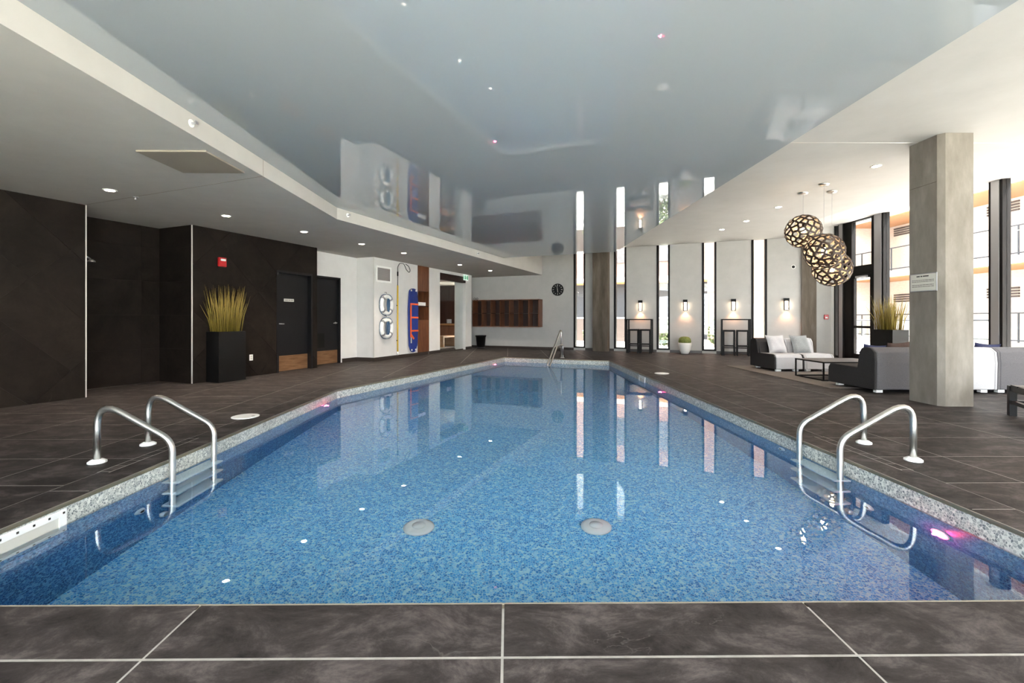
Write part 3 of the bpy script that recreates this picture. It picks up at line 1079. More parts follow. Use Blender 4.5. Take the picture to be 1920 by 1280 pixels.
def grass_planter(loc, rz, label, seed, lx, ly, n=150, top=0.9):
    rnd = random.Random(seed)
    o = thing('grass_planter', label, 'planter', loc, rz, 'tall black planters with grass')
    h = 0.905
    mb = MB()
    t = 0.02
    mb.box(-lx / 2, lx / 2, -ly / 2, ly / 2, 0.0, 0.02)
    mb.box(-lx / 2, -lx / 2 + t, -ly / 2, ly / 2, 0.02, h).box(lx / 2 - t, lx / 2, -ly / 2, ly / 2, 0.02, h)
    mb.box(-lx / 2 + t, lx / 2 - t, -ly / 2, -ly / 2 + t, 0.02, h).box(-lx / 2 + t, lx / 2 - t, ly / 2 - t, ly / 2, 0.02, h)
    mb.build('pot', M_planter, o)
    B(-lx / 2 + t, lx / 2 - t, -ly / 2 + t, ly / 2 - t, 0.7, 0.86).build('soil', M_soil, o)
    g = MB()
    for i in range(n):
        x, y = rnd.uniform(-.4, .4) * lx, rnd.uniform(-.42, .42) * ly
        hh = top * rnd.uniform(0.6, 1.0)
        lean = 0.15
        dx, dy = x / lx * lean * 1.6 + rnd.gauss(0, .04), y / ly * lean * 1.6 + rnd.gauss(0, .04)
        r = rnd.uniform(0.004, 0.0085)
        g.tube([(x, y, 0.84), (x + dx * .35, y + dy * .35, .86 + hh * .5), (x + dx, y + dy, .86 + hh)], [r, r * .9, r * .12], 5)
    tag(g.build('grass_blades', M_blade, o, True), kind='stuff')
    return o


grass_planter(P(-8.03, 5.765, 0), ROT, 'black planter of tall yellow green grass against the dark stone wall', 3, 0.33, 0.52)
grass_planter((8.13, 9.68, 0), 0, 'black planter of dry yellow grass beside the terrace door', 5, 0.34, 0.56, top=0.8)

# ---- service wall equipment
W = lambda t, z=0: P(SW2, t, z)
o = thing('air_grille', 'square white framed air grille high on the white wall', 'vent', W(9.93, 2.13), ROT)
f = MB()
f.box(0, .02, 0, .05, 0, .44).box(0, .02, .60, .65, 0, .44).box(0, .02, .05, .60, 0, .05).box(0, .02, .05, .60, .39, .44)
f.build('frame', M_plwhite, o)
B(0, .004, .05, .60, .05, .39).build('backing', M_grille, o)
for k in range(11):
    B(.004, .014, .05, .60, .06 + k * .03, .072 + k * .03).build('slat', M_alu, o)


def life_ring(t, z, label, seed):
    rnd = random.Random(seed)
    o = thing('life_ring', label, 'life ring', W(t, z), ROT, 'life rings on the white wall')
    Rr, r = 0.225, 0.06
    mb = MB()
    mb.tube([(0.065, Rr * math.cos(2 * PI * k / 32), Rr * math.sin(2 * PI * k / 32)) for k in range(32)], r, 12, True)
    mb.build('ring', M_plwhite, o, True)
    for a in (45, 135, 225, 315):
        b = MB()
        b.tube([(0.065, Rr * math.cos(R(a + q)), Rr * math.sin(R(a + q))) for q in (-7, 0, 7)], r + .004, 12)
        b.build('band', M_alu, o, True)
    g = MB()
    pts = []
    for k in range(48):
        a = 2 * PI * k / 48
        rr = 0.29 + 0.035 * abs(math.sin(2 * a)) - .01
        pts.append((0.065, rr * math.cos(a), rr * math.sin(a)))
    g.tube(pts, 0.008, 6, True)
    g.build('grab_line', M_rope, o, True)
    cb = MB()
    for q in range(7):
        w_, h_ = rnd.uniform(.03, .06), rnd.uniform(.13, .18)
        cx, cz = rnd.uniform(-.02, .03), rnd.uniform(-.02, .03)
        cb.tube([(0.10 + q * .006, cx + w_ * math.cos(2 * PI * k / 20), cz + h_ * math.sin(2 * PI * k / 20)) for k in range(20)], 0.009, 6, True)
    cb.build('rope_coil', M_rope, o, True)
    MB().tube([(0, 0, .34), (0.06, 0, .34), (0.07, 0, .30)], 0.006, 6).build('hook', M_black, o, True)


life_ring(10.30, 1.52, 'white life ring with coiled blue rope, the upper of two below the air grille', 1)
life_ring(10.30, 0.88, 'white life ring with coiled blue rope, the lower of two on the white wall', 2)

o = thing('rescue_pole', 'yellow rescue pole with dark shepherd hook on the white wall', 'pole', W(10.85, 0.0), ROT)
MB().tube([(0.03, 0, 0.16), (0.03, 0, 2.09)], 0.02, 10).build('pole', M_yellow, o, True)
MB().tube([(0.03, 0, 0.10), (0.03, 0, 0.2)], 0.024, 10).build('grip', M_plwhite, o, True)
hk = fillet([(0.03, 0, 2.07), (0.03, 0, 2.62), (0.03, .10, 2.74), (0.03, .30, 2.74), (0.03, .42, 2.58), (0.03, .56, 2.5), (0.03, .62, 2.58), (0.03, .52, 2.7), (0.03, .38, 2.74)], 0.1, 4)
MB().tube(hk, 0.009, 6).build('hook', M_blackp, o, True)
MB().tube([(0.03, 0, 2.36), (0.03, 0, 2.48)], 0.02, 8).build('coupling', M_black, o, True)
for z in (0.5, 1.5):
    B(0, 0.03, -0.02, 0.02, z, z + 0.03).build('bracket', M_black, o)

o = thing('spine_board', 'blue rescue spine board with orange straps leaning on the white wall', 'rescue board', W(11.60, 0.13), ROT)
out = []
for k in range(13):
    a = PI * k / 12
    out.append((0.20 * math.cos(a), 1.80 + 0.12 * math.sin(a)))
out += [(-0.245, 1.35), (-0.235, 0.7), (-0.205, 0.2)]
for k in range(9):
    a = PI + PI * k / 8
    out.append((0.16 * math.cos(a), 0.12 + 0.12 * math.sin(a)))
out += [(0.205, 0.2), (0.235, 0.7), (0.245, 1.35)]
MB().prism(out, lambda y, z: (0.012, y, z), lambda y, z: (0.06, y, z)).build('board', M_blue, o, bevel=0.012)
for yy in (-0.07, 0.0, 0.07):
    B(0.06, 0.066, yy - .012, yy + .012, 1.35, 1.85).build('rib', M_blue, o, bevel=.003)
for a, b, z in ((-.16, -.09, 1.83), (.09, .16, 1.83), (-.13, -.07, 0.05), (.07, .13, 0.05)):
    B(0.0595, 0.0625, a, b, z, z + .05).build('hand_slot', M_plwhite, o)
for z in (1.42, 1.02, 0.62):
    B(0.06, 0.068, -0.15, 0.235, z, z + .05).build('strap', M_orange, o)
B(0.062, 0.074, -0.19, -0.13, 0.45, 1.47).build('strap', M_orange, o)
MB().prism([(-0.17, 0.5), (-0.12, 0.55), (0.02, 0.42), (-0.03, 0.38)], lambda y, z: (0.066, y, z), lambda y, z: (0.076, y, z)).build('strap', M_orange, o)
B(0.062, 0.072, -0.16, -0.12, 0.28, 0.46).build('strap', M_signw, o)
B(0, 0.012, -0.03, 0.03, 1.0, 1.1).build('wall_bracket', M_black, o)

o = thing('timber_niche', 'full height walnut panel with open shelves beside the blue board', 'shelf unit', P(SW2 - .4, N0, 0), ROT)
wd = N1 - N0
B(0.02, 0.408, 0.0, wd, 2.0, ZS - .002).build('top_panel', M_wood, o)
B(0.02, 0.408, 0.0, wd, 0.10, 1.10).build('lower_panel', M_wood, o)
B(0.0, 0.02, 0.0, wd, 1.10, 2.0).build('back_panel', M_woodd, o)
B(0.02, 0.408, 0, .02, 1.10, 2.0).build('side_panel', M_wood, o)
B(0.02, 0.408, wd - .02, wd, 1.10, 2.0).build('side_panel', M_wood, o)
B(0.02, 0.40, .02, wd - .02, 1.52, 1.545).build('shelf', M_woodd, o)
B(0.02, 0.395, 0, wd, 0.0, 0.10).build('plinth', M_base, o)
o = thing('first_aid_box', 'white box on the shelf of the walnut niche', 'box', P(SW2 - .2, N0 + .3, 1.545), ROT)
B(-0.1, 0.16, -0.2, 0.22, 0, 0.085).build('body', M_plwhite, o, bevel=.01)
B(-0.1, 0.16, -0.2, 0.22, 0.086, 0.11).build('lid', M_plwhite, o, bevel=.008)
o = thing('wall_phone', 'small white handset in the lower opening of the walnut niche', 'phone', P(SW2 - .3, N0 + .02, 1.14), ROT)
B(0.05, 0.12, 0, 0.05, 0, 0.2).build('cradle', M_plwhite, o, bevel=.008)
B(0.06, 0.11, 0.05, 0.085, -0.0, 0.21).build('handset', M_signw, o, bevel=.01)

LOBBY = []
# glass doors and the room behind them
dg = struct(empty('door_4', P(SW2 - .12, G0, 0), ROT), 'double glass door under a dark header')
wG = G1 - G0
B(-0.04, 0.125, 0, wG, 2.46, 2.68).build('header', M_woodd, dg)
for k, (a, b) in enumerate(((0.01, 0.80), (0.815, 1.31), (1.32, wG))):
    gp = B(-0.006, 0.006, a, b, 0.03, 2.46).build('glass_leaf', M_glass, dg)
    if k < 2:
        B(-0.012, 0.012, (b - .14) if k == 0 else a, b if k == 0 else a + .14, 0.98, 1.12).build('lock_plate', M_alu, gp)
B(-0.02, 0.02, 0, wG, 0, 0.03).build('sill', M_base, dg)
rm = MB()
stbox(rm, -13.2, SW2 - .45, G0 - 2.0, G0 - 1.9, 0, 2.7)
stbox(rm, -13.2, -9.2, 17.6, 17.7, 0, 2.7)
stbox(rm, -13.3, -13.2, G0 - 2, 17.7, 0, 2.7)
struct(rm.build('wall_lobby', M_woodd), 'dark timber walls of the room behind the glass door')
lf = MB()
stbox(lf, -13.2, -8.1, G0 - 1.9, 15.3, -0.1, -0.003)
stbox(lf, -13.2, -8.65, 15.3, 17.6, -0.1, -0.003)
struct(lf.build('floor_lobby', M_floor), 'dark floor of the room behind the glass door')
lc = MB()
stbox(lc, -13.2, -8.45, G0 - 1.9, 17.6, 2.6, 2.75)
struct(lc.build('ceiling_lobby', M_soffit), 'pale ceiling of the room behind the glass door')
o = thing('lobby_bench', 'light wooden bench in the room behind the glass door', 'bench', P(-9.7, 16.35, 0), ROT)
B(-.25, .25, -.55, .55, .38, .44).build('seat', M_woodh, o)
B(-.22, .22, -.5, -.4, 0, .38).build('leg', M_woodh, o)
B(-.22, .22, .4, .5, 0, .38).build('leg', M_woodh, o)
o = thing('lobby_counter', 'long wooden counter in the room behind the glass door', 'counter', P(-10.7, 17.3, 0), ROT)
B(-1.4, 1.4, -.29, .29, .86, .92).build('worktop', M_woodh, o)
B(-1.35, 1.35, -.26, .28, 0, .86).build('body', M_wood, o)

for k, (s_, t_) in enumerate(((-9.3, 14.9), (-9.9, 16.2), (-11.0, 16.6))):
    LOBBY.append((P(s_, t_, 2.6), ['nearest the glass door', 'in the middle', 'deepest'][k]))
o = thing('exit_sign', 'lit white exit sign with green running figure above the glass door', 'exit sign', P(SW2 + .05, 14.93, 2.55), ROT)
B(-0.02, 0.02, -0.16, 0.16, 0, 0.2).build('housing', M_exitw, o, bevel=.006)
tx = MB()
yy, z0 = -0.0215, 0.0
for sgn, X in ((1, 0.0205),):
    tx.box(0.02, 0.0215, -0.13, -0.05, 0.03, 0.17)
    tx.box(0.02, 0.0215, 0.05, 0.13, 0.03, 0.17)
tx.build('green_panel', M_green, o)
tx = MB()
tx.box(-0.012, 0.012, -0.1615, -0.16, 0.03, 0.17)
tx.build('green_panel', M_green, o)
rn = MB()
rn.prism([(0.018 * math.cos(k * PI / 5), 0.14 + 0.016 * math.sin(k * PI / 5)) for k in range(10)], lambda y, z: (.02, y, z), lambda y, z: (.022, y, z))
for a, b, c_, d_ in ((-.012, .12, .012, .075), (.0, .11, .04, .09), (-.01, .11, -.04, .085), (.01, .08, .03, .035), (0, .08, -.035, .05)):
    dv = Vector((c_ - a, d_ - b)).normalized()
    pv = Vector((-dv.y, dv.x)) * .007
    rn.prism([(a + pv.x, b + pv.y), (c_ + pv.x, d_ + pv.y), (c_ - pv.x, d_ - pv.y), (a - pv.x, b - pv.y)], lambda y, z: (.02, y, z), lambda y, z: (.022, y, z))
rn.build('running_figure', M_green, o)
B(-.01, .01, -.01, .01, .2, ZS - 2.55).build('stem', M_plwhite, o)

# ---- lockers, clock, bin on the far wall
o = thing('cubby_shelf', 'wall hung walnut cubby shelf with fourteen open compartments', 'shelf', P(-8.16, FAR, 0.83), ROT)
Lc, Hc, Dc = 2.71, 1.03, 0.45
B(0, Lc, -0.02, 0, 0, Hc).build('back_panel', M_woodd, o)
B(0, Lc, -Dc, -0.02, 0, 0.025).build('bottom_panel', M_wood, o)
B(0, Lc, -Dc, -0.02, Hc - .025, Hc).build('top_panel', M_wood, o)
for k in range(8):
    x = k * (Lc - .025) / 7
    B(x, x + .025, -Dc, -0.02, .025, Hc - .025).build('divider', M_wood, o)
for k in range(7):
    x0, x1 = k * (Lc - .025) / 7 + .025, (k + 1) * (Lc - .025) / 7
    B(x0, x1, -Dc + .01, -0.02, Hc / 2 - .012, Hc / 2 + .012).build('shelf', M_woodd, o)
o = thing('swim_goggles', 'small dark goggles standing on the corner of the cubby shelf', 'goggles', P(-8.06, FAR - .35, 0.83 + Hc), ROT)
for x in (-.05, .05):
    MB().tube([(x + .04 * math.cos(k * PI / 8), 0, .048 + .04 * math.sin(k * PI / 8)) for k in range(16)], .008, 6, True).build('rim', M_black, o, True)
B(-.012, .012, -.006, .006, .045, .055).build('bridge', M_black, o)

o = thing('wall_clock', 'round black wall clock to the right of the cubby shelf', 'clock', P(-4.855, FAR, 2.21), ROT)
cr = 0.225
circ = lambda r: [(r * math.cos(k * PI / 20), r * math.sin(k * PI / 20)) for k in range(40)]
MB().prism(circ(cr), lambda x, z: (x, 0, z), lambda x, z: (x, -0.04, z)).build('case', M_black, o)
MB().prism(circ(cr * .9), lambda x, z: (x, -0.04, z), lambda x, z: (x, -0.043, z)).build('dial', M_blackp, o)
for k in range(12):
    a = k * PI / 6
    cx_, cz_ = .165 * math.sin(a), .165 * math.cos(a)
    ln = .028 if k % 3 == 0 else .018
    u_, v_ = Vector((math.sin(a), math.cos(a))), Vector((math.cos(a), -math.sin(a)))
    q = [Vector((cx_, cz_)) + u_ * ln * i + v_ * .009 * j_ for i, j_ in ((-1, -1), (1, -1), (1, 1), (-1, 1))]
    MB().prism([tuple(p) for p in q], lambda x, z: (x, -.043, z), lambda x, z: (x, -.045, z)).build('hour_mark', M_signw, o)
for a, ln, wd_ in ((R(352), .15, .006), (R(172), .10, .009)):
    u_, v_ = Vector((math.sin(a), math.cos(a))), Vector((math.cos(a), -math.sin(a)))
    q = [v_ * -wd_ - u_ * .02, v_ * wd_ - u_ * .02, v_ * wd_ + u_ * ln, v_ * -wd_ + u_ * ln]
    MB().prism([tuple(p) for p in q], lambda x, z: (x, -.046, z), lambda x, z: (x, -.049, z)).build('hand', M_signw, o)

o = thing('waste_bin', 'black round waste bin below the cubby shelf', 'bin', P(-7.86, 15.95, 0), ROT)
MB().lathe([(0.15, 0), (0.19, 0.44), (0.21, 0.45), (0.21, 0.49), (0.19, 0.49), (0.185, 0.45), (.14, .03)], 24).build('body', M_black, o, True)
MB().tube([(0.212 * math.cos(k * PI / 12), 0.212 * math.sin(k * PI / 12), .488) for k in range(24)], .008, 6, True).build('rim', M_black, o, True)
MB().tube([(.155 * math.cos(k * PI / 12), .155 * math.sin(k * PI / 12), .03) for k in range(24)], .006, 6, True).build('foot_ring', M_alu, o, True)

# ---- sconces
names = ['first', 'second', 'third', 'fourth']
for k, s in enumerate((-1.89, -0.444, 0.998, 2.469)):
    lb = ['black wall sconce glowing above the first bar table', 'black wall sconce glowing above the round cactus pot',
          'black wall sconce glowing above the second bar table', 'black wall sconce glowing above the light sofa'][k]
    o = thing('wall_sconce', lb, 'wall lamp', P(s, FAR, 1.40), ROT, 'sconces on the end wall')
    B(-.06, .06, -.015, 0, 0.0, .36).build('back_plate', M_black, o)
    B(-.07, .07, -.13, -.015, .28, .37).build('cap', M_black, o)
    for x in (-.068, .056):
        B(x, x + .012, -.128, -.116, 0.0, .28).build('bar', M_black, o)
    B(-.068, .068, -.128, -.116, .055, .067).build('cross_bar', M_black, o)
    MB().lathe([(.04, .02), (.04, .28)], 16, (0, -.07, 0)).build('glass_tube', M_tube, o, True)
    ld = bpy.data.lights.new('sconce_light', 'SPOT')
    ld.energy = 4
    ld.color = (1.0, .5, .26)
    ld.spot_size = R(120)
    ld.spot_blend = .8
    ld.shadow_soft_size = .03
    lo = bpy.data.objects.new('sconce_light', ld)
    COL.objects.link(lo)
    lo.parent = o
    lo.location = (0, -.07, 0.0)
    lo.rotation_euler = (R(-10), 0, 0)


# ---- bar tables and stools
def bar_table(s, t, label):
    o = thing('bar_table', label, 'table', P(s, t, 0), ROT, 'black bar tables under the sconces')
    w_, d_, h_ = .82, .52, 1.13
    B(-w_ / 2, w_ / 2, -d_ / 2, d_ / 2, h_ - .035, h_).build('table_top', M_black, o, bevel=.003)
    for sx in (-1, 1):
        for sy in (-1, 1):
            x, y = sx * (w_ / 2 - .02), sy * (d_ / 2 - .02)
            B(x - .02, x + .02, y - .02, y + .02, 0, h_ - .035).build('leg', M_black, o)
        B(sx * (w_ / 2 - .02) - .015, sx * (w_ / 2 - .02) + .015, -d_ / 2 + .04, d_ / 2 - .04, .02, .05).build('foot_rail', M_black, o)
    B(-w_ / 2 + .04, w_ / 2 - .04, d_ / 2 - .035, d_ / 2 - .005, .2, .23).build('stretcher', M_black, o)


def bar_stool(s, t, label):
    o = thing('bar_stool', label, 'stool', P(s, t, 0), ROT, 'black bar stools')
    w_, h_ = .34, .79
    B(-w_ / 2, w_ / 2, -w_ / 2, w_ / 2, h_ - .05, h_).build('seat', M_black, o, bevel=.008)
    for sx in (-1, 1):
        for sy in (-1, 1):
            x, y = sx * (w_ / 2 - .018), sy * (w_ / 2 - .018)
            B(x - .018, x + .018, y - .018, y + .018, 0, h_ - .05).build('leg', M_black, o)
        B(sx * (w_ / 2 - .018) - .014, sx * (w_ / 2 - .018) + .014, -w_ / 2 + .036, w_ / 2 - .036, .28, .31).build('stretcher', M_black, o)
    for sy in (-1, 1):
        B(-w_ / 2 + .036, w_ / 2 - .036, sy * (w_ / 2 - .018) - .014, sy * (w_ / 2 - .018) + .014, .28, .31).build('foot_rest', M_black, o)


bar_table(-1.86, 15.80, 'black metal bar table between the concrete column and the cactus pot')
bar_stool(-2.05, 15.72, 'black bar stool under the first bar table, the one nearer the concrete column')
bar_stool(-1.67, 15.72, 'black bar stool under the first bar table, the one nearer the cactus pot')
bar_table(1.03, 15.82, 'black metal bar table behind the light sofa corner')
bar_stool(.84, 15.72, 'black bar stool under the second bar table, the one nearer the cactus pot')
bar_stool(1.22, 15.72, 'black bar stool under the second bar table, the one nearer the sofa')

o = thing('cactus_pot', 'round barrel cactus in a pale tapered pot by the end wall', 'plant', P(-.45, 15.86, 0), ROT)
MB().lathe([(.11, 0), (.17, .12), (.205, .30), (.205, .36), (.185, .36), (.18, .30)], 28).build('pot', M_potw, o, True)
cc = MB()
prof = [(.03, .31), (.165, .32), (.185, .40), (.17, .49), (.12, .545), (.05, .56), (.001, .56)]
seg = 48
oo = len(cc.v)
for r_, z_ in prof:
    for k in range(seg):
        a = 2 * PI * k / seg
        rr = r_ * (1 + .05 * math.cos(16 * a))
        cc.v.append((rr * math.cos(a), rr * math.sin(a), z_))
for i in range(len(prof) - 1):
    for k in range(seg):
        k2 = (k + 1) % seg
        cc.f.append((i * seg + k, i * seg + k2, (i + 1) * seg + k2, (i + 1) * seg + k))
cc.build('cactus', M_cact, o, True)

o = thing('fire_call_point', 'small red fire call point on the wall near the terrace door', 'alarm', P(3.51, FAR, 1.12), ROT)
B(-.055, .055, -.05, 0, 0, .14).build('body', M_red, o, bevel=.008)
B(-.03, .03, -.058, -.05, .03, .075).build('pull_handle', M_plwhite, o, bevel=.003)
o = thing('dome_camera', 'small dark dome camera on the white wall above the sofa', 'camera', P(2.66, FAR, 2.73), ROT)
MB().prism(circ(.06), lambda x, z: (x, 0, z), lambda x, z: (x, -.025, z)).build('mount', M_plwhite, o)
MB().prism(circ(.045), lambda x, z: (x, -.025, z), lambda x, z: (x * .6, -.065, z * .6)).build('dome', M_black, o)

# ================================================================== LOUNGE
tag(B(5.24, 7.9, 7.42, 10.95, 0.0, 0.012).build('area_rug', M_rug, None, bevel=.003), 'grey taupe area rug under the lounge seating', 'rug')


def sofa_module(name, label, loc, rz, w_, m_seat, m_back, m_side, group, d_=1.0):
    """front of the seat at local y=0, back at y=d_; x from 0 to w_"""
    o = thing(name, label, 'sofa', loc, rz, group)
    seat = [(0.0, .05), (0.01, .30), (.05, .36), (.12, .37), (.66, .36), (.62, .05)]
    back = [(.62, .05), (.63, .36), (.70, .60), (.75, .67), (.82, .685), (.93, .68), (d_ - .015, .62), (d_, .45), (d_ - .01, .05)]
    t = .035
    MB().prism(seat, lambda y, z: (t, y, z), lambda y, z: (w_ - t, y, z)).build('seat', m_seat, o, bevel=.02, bseg=3)
    MB().prism(back, lambda y, z: (t, y, z), lambda y, z: (w_ - t, y, z)).build('backrest', m_back, o, bevel=.02, bseg=3)
    side = seat[:5] + back[2:]
    for x0 in (0.0, w_ - t):
        MB().prism(side, lambda y, z: (x0, y, z), lambda y, z: (x0 + t, y, z)).build('side_panel', m_side, o, bevel=.012, bseg=2)
    for x in (.08, w_ - .18):
        for y in (.08, d_ - .14):
            B(x, x + .1, y, y + .06, 0, .05).build('foot', M_plwhite, o)
    return o


gA = 'light sofa modules facing the pool deck'
sofa_module('sofa_module', 'light grey sofa module with dark end panel nearest the bar tables', (5.65, 9.64, 0.012), 0, .635, M_flight, M_fdark, M_fdark, gA)
sofa_module('sofa_module', 'light grey sofa module with pale back nearest the terrace door', (6.29, 9.64, 0.012), 0, .635, M_flight, M_flight, M_flight, gA)
gB = 'sofa modules turned away from the camera'
sofa_module('sofa_module', 'charcoal sofa module with its back to the camera left of the big column', (6.45, 7.85, 0.012), PI, .93, M_fdark, M_fgrey, M_fdark, gB, 1.02)
sofa_module('sofa_module', 'cream sofa module with its back to the camera just right of the big column', (7.385, 7.85, 0.012), PI, .93, M_fcream, M_fcream, M_fcream, gB, 1.02)
sofa_module('sofa_module', 'mid grey sofa module at the right end of the turned away row', (8.32, 7.85, 0.012), PI, .93, M_fgrey, M_fgrey, M_fgrey, gB, 1.02)


def pillow(name, label, loc, rot, size, m, thick=.14, group=None):
    o = thing(name, label, 'pillow', loc, 0, group)
    o.rotation_euler = rot
    n = 12
    mb = MB()
    for side in (1, -1):
        base = len(mb.v)
        for i in range(n + 1):
            for j in range(n + 1):
                u_, v_ = i / n * 2 - 1, j / n * 2 - 1
                pinch = 1 - .10 * (1 - abs(u_) ** 2) * abs(v_) ** 3
                pinch2 = 1 - .10 * (1 - abs(v_) ** 2) * abs(u_) ** 3
                h_ = thick / 2 * ((1 - u_ ** 4) * (1 - v_ ** 4)) ** .6
                mb.v.append((u_ * size / 2 * pinch2, side * h_ + .004 * math.sin(7 * u_ + 3 * v_) * h_ / thick * 2, v_ * size / 2 * pinch + size / 2))
        for i in range(n):
            for j in range(n):
                a = base + i * (n + 1) + j
                q = (a, a + 1, a + n + 2, a + n + 1)
                mb.f.append(q if side > 0 else q[::-1])
    mb.build('cover', m, o, True)
    pts = []
    for k in range(48):
        e = k / 12
        sd, fr_ = int(e), (e - int(e)) * 2 - 1
        u_, v_ = [(fr_, -1), (1, fr_), (-fr_, 1), (-1, -fr_)][sd]
        pinch = 1 - .10 * (1 - abs(u_) ** 2) * abs(v_) ** 3
        pinch2 = 1 - .10 * (1 - abs(v_) ** 2) * abs(u_) ** 3
        pts.append((u_ * size / 2 * pinch2, 0, v_ * size / 2 * pinch + size / 2))
    MB().tube(pts, .005, 5, True).build('piping', m, o, True)
    return o


pillow('throw_pillow', 'pale square pillow on the dark ended sofa module', (6.02, 10.13, .375), (R(-22), 0, R(4)), .42, M_pill, group='pillows on the light sofa')
pillow('throw_pillow', 'mid grey square pillow on the pale backed sofa module', (6.56, 10.13, .375), (R(-22), 0, R(6)), .42, M_pill2, group='pillows on the light sofa')
gp = 'pillows on the turned away sofas'
pillow('throw_pillow', 'navy pillow peeking over the charcoal sofa back', (5.80, 7.28, .372), (R(12), R(4), 0), .36, M_navy, group=gp)
pillow('throw_pillow', 'brown pillow peeking over the charcoal sofa back beside the column', (6.23, 7.3, .372), (R(12), R(-3), R(4)), .40, M_pbrown, group=gp)
pillow('throw_pillow', 'navy pillow lying over the grey sofa back at the right edge', (7.6, 7.28, .372), (R(12), R(4), R(-4)), .38, M_navy, group=gp)

o = thing('coffee_table', 'low black framed coffee table with brown top on the rug', 'table', (5.68, 8.19, .012))
w_, d_, h_ = 1.15, .82, .345
B(0, w_, 0, d_, h_ - .02, h_).build('table_top', M_ctop, o)
fr = MB()
for x in (0, w_ - .022):
    for y in (0, d_ - .022):
        B(x, x + .022, y, y + .022, 0, h_ - .02).build('leg', M_black, o)
for z in (0.0,):
    for y in (0, d_ - .022):
        B(.022, w_ - .022, y, y + .022, z, z + .022).build('floor_rail', M_black, o)
    for x in (0, w_ - .022):
        B(x, x + .022, .022, d_ - .022, z, z + .022).build('floor_rail', M_black, o)
B(-.001, w_ + .001, -.001, 0, h_ - .024, h_ + .001).build('edge_band', M_black, o)
B(-.001, 0, 0, d_, h_ - .024, h_ + .001).build('edge_band', M_black, o)

o = thing('lounge_bench', 'dark timber low bench at the right edge of the deck', 'bench', (5.90, 5.36, 0), R(-30))
w_, d_, h_ = .66, 1.3, .35
for x in (0, w_ - .065):
    for y in (-.065, -d_):
        B(x, x + .065, y, y + .065, 0, h_).build('leg', M_benchw, o)
for z0, z1 in ((h_ - .06, h_ - .002), (.14, .18)):
    for y in (-.055, -d_ + .01):
        B(.065, w_ - .065, y, y + .045, z0, z1).build('rail', M_benchw, o)
    for x in (.01, w_ - .055):
        B(x, x + .045, -d_ + .065, -.065, z0, z1).build('rail', M_benchw, o)
for k in range(6):
    y = -.075 - k * .2
    B(.005, w_ - .005, y - .165, y, h_ - .002, h_ + .014).build('slat', M_benchw, o)

# ---- sign on the column
o = thing('rules_sign', 'white framed notice on the side of the big concrete column', 'sign', (5.6, 6.118, 1.503))
ln, hh = .40, .245
# faces -x ; local y runs away from the camera, text reads towards -y
B(-.008, 0, -ln / 2, ln / 2, 0, hh).build('plate', M_alu, o, bevel=.003)
fc = B(-.0095, -.008, -ln / 2 + .012, ln / 2 - .012, .012, hh - .012).build('face', M_signw, o)
tx = MB()
for a, b in ((.095, .045), (.035, .008), (0.0, -.085)):
    tx.box(-.0102, -.0095, b, a, .198, .213)
tx.build('heading_text', M_inkd, fc)
tx = MB()
rn_ = random.Random(4)
for z in (.150, .130, .085, .063):
    y = .165
    while y > -.15:
        l_ = rn_.uniform(.02, .05)
        tx.box(-.0102, -.0095, max(y - l_, -.16), y, z, z + .008)
        y -= l_ + .006
tx.build('body_text', M_ink, fc)


# ---- pendants: open lattice globes
def lattice_globe(o, rad, seed):
    rnd = random.Random(seed)
    pts = []
    n = 105
    for i in range(n):
        z = 1 - 2 * (i + .5) / n
        a = i * PI * (3 - math.sqrt(5)) + rnd.uniform(-.22, .22)
        z = max(-.99, min(.99, z + rnd.uniform(-.03, .03)))
        r_ = math.sqrt(1 - z * z)
        pts.append(Vector((r_ * math.cos(a), r_ * math.sin(a), z)))
    bm = bmesh.new()
    for p in pts:
        bm.verts.new(p)
    bmesh.ops.convex_hull(bm, input=bm.verts)
    bm.normal_update()
    bm.faces.ensure_lookup_table()
    cen = {f.index: f.calc_center_median().normalized() for f in bm.faces}
    bm.faces.index_update()
    cen = {f.index: f.normal.copy() for f in bm.faces}
    outer_, inner_ = MB(), MB()
    for e in bm.edges:
        if len(e.link_faces) != 2:
            continue
        a, b = (cen[f.index] for f in e.link_faces)
        if a.dot(pts[0]) is None or (a - b).length < .02:
            continue
        d = (b - a).normalized()
        m_ = ((a + b) / 2).normalized()
        w = m_.cross(d).normalized() * .030 * rad / .33
        a2, b2 = a - d * .03, b + d * .03
        for mb, r0, r1, wk in ((outer_, .982, 1.0, .62), (inner_, .966, .982, .5)):
            vs = []
            for rr in (r0, r1):
                for q, sg in ((a2, -1), (b2, -1), (b2, 1), (a2, 1)):
                    vs.append(q.normalized() * rad * rr + w * sg * wk)
            mb.add(vs, [(0, 3, 2, 1), (4, 5, 6, 7), (0, 1, 5, 4), (1, 2, 6, 5), (2, 3, 7, 6), (3, 0, 4, 7)])
    bm.free()
    outer_.build('lattice_shade', M_lattice, o)
    inner_.build('shade_lining', M_latin, o)


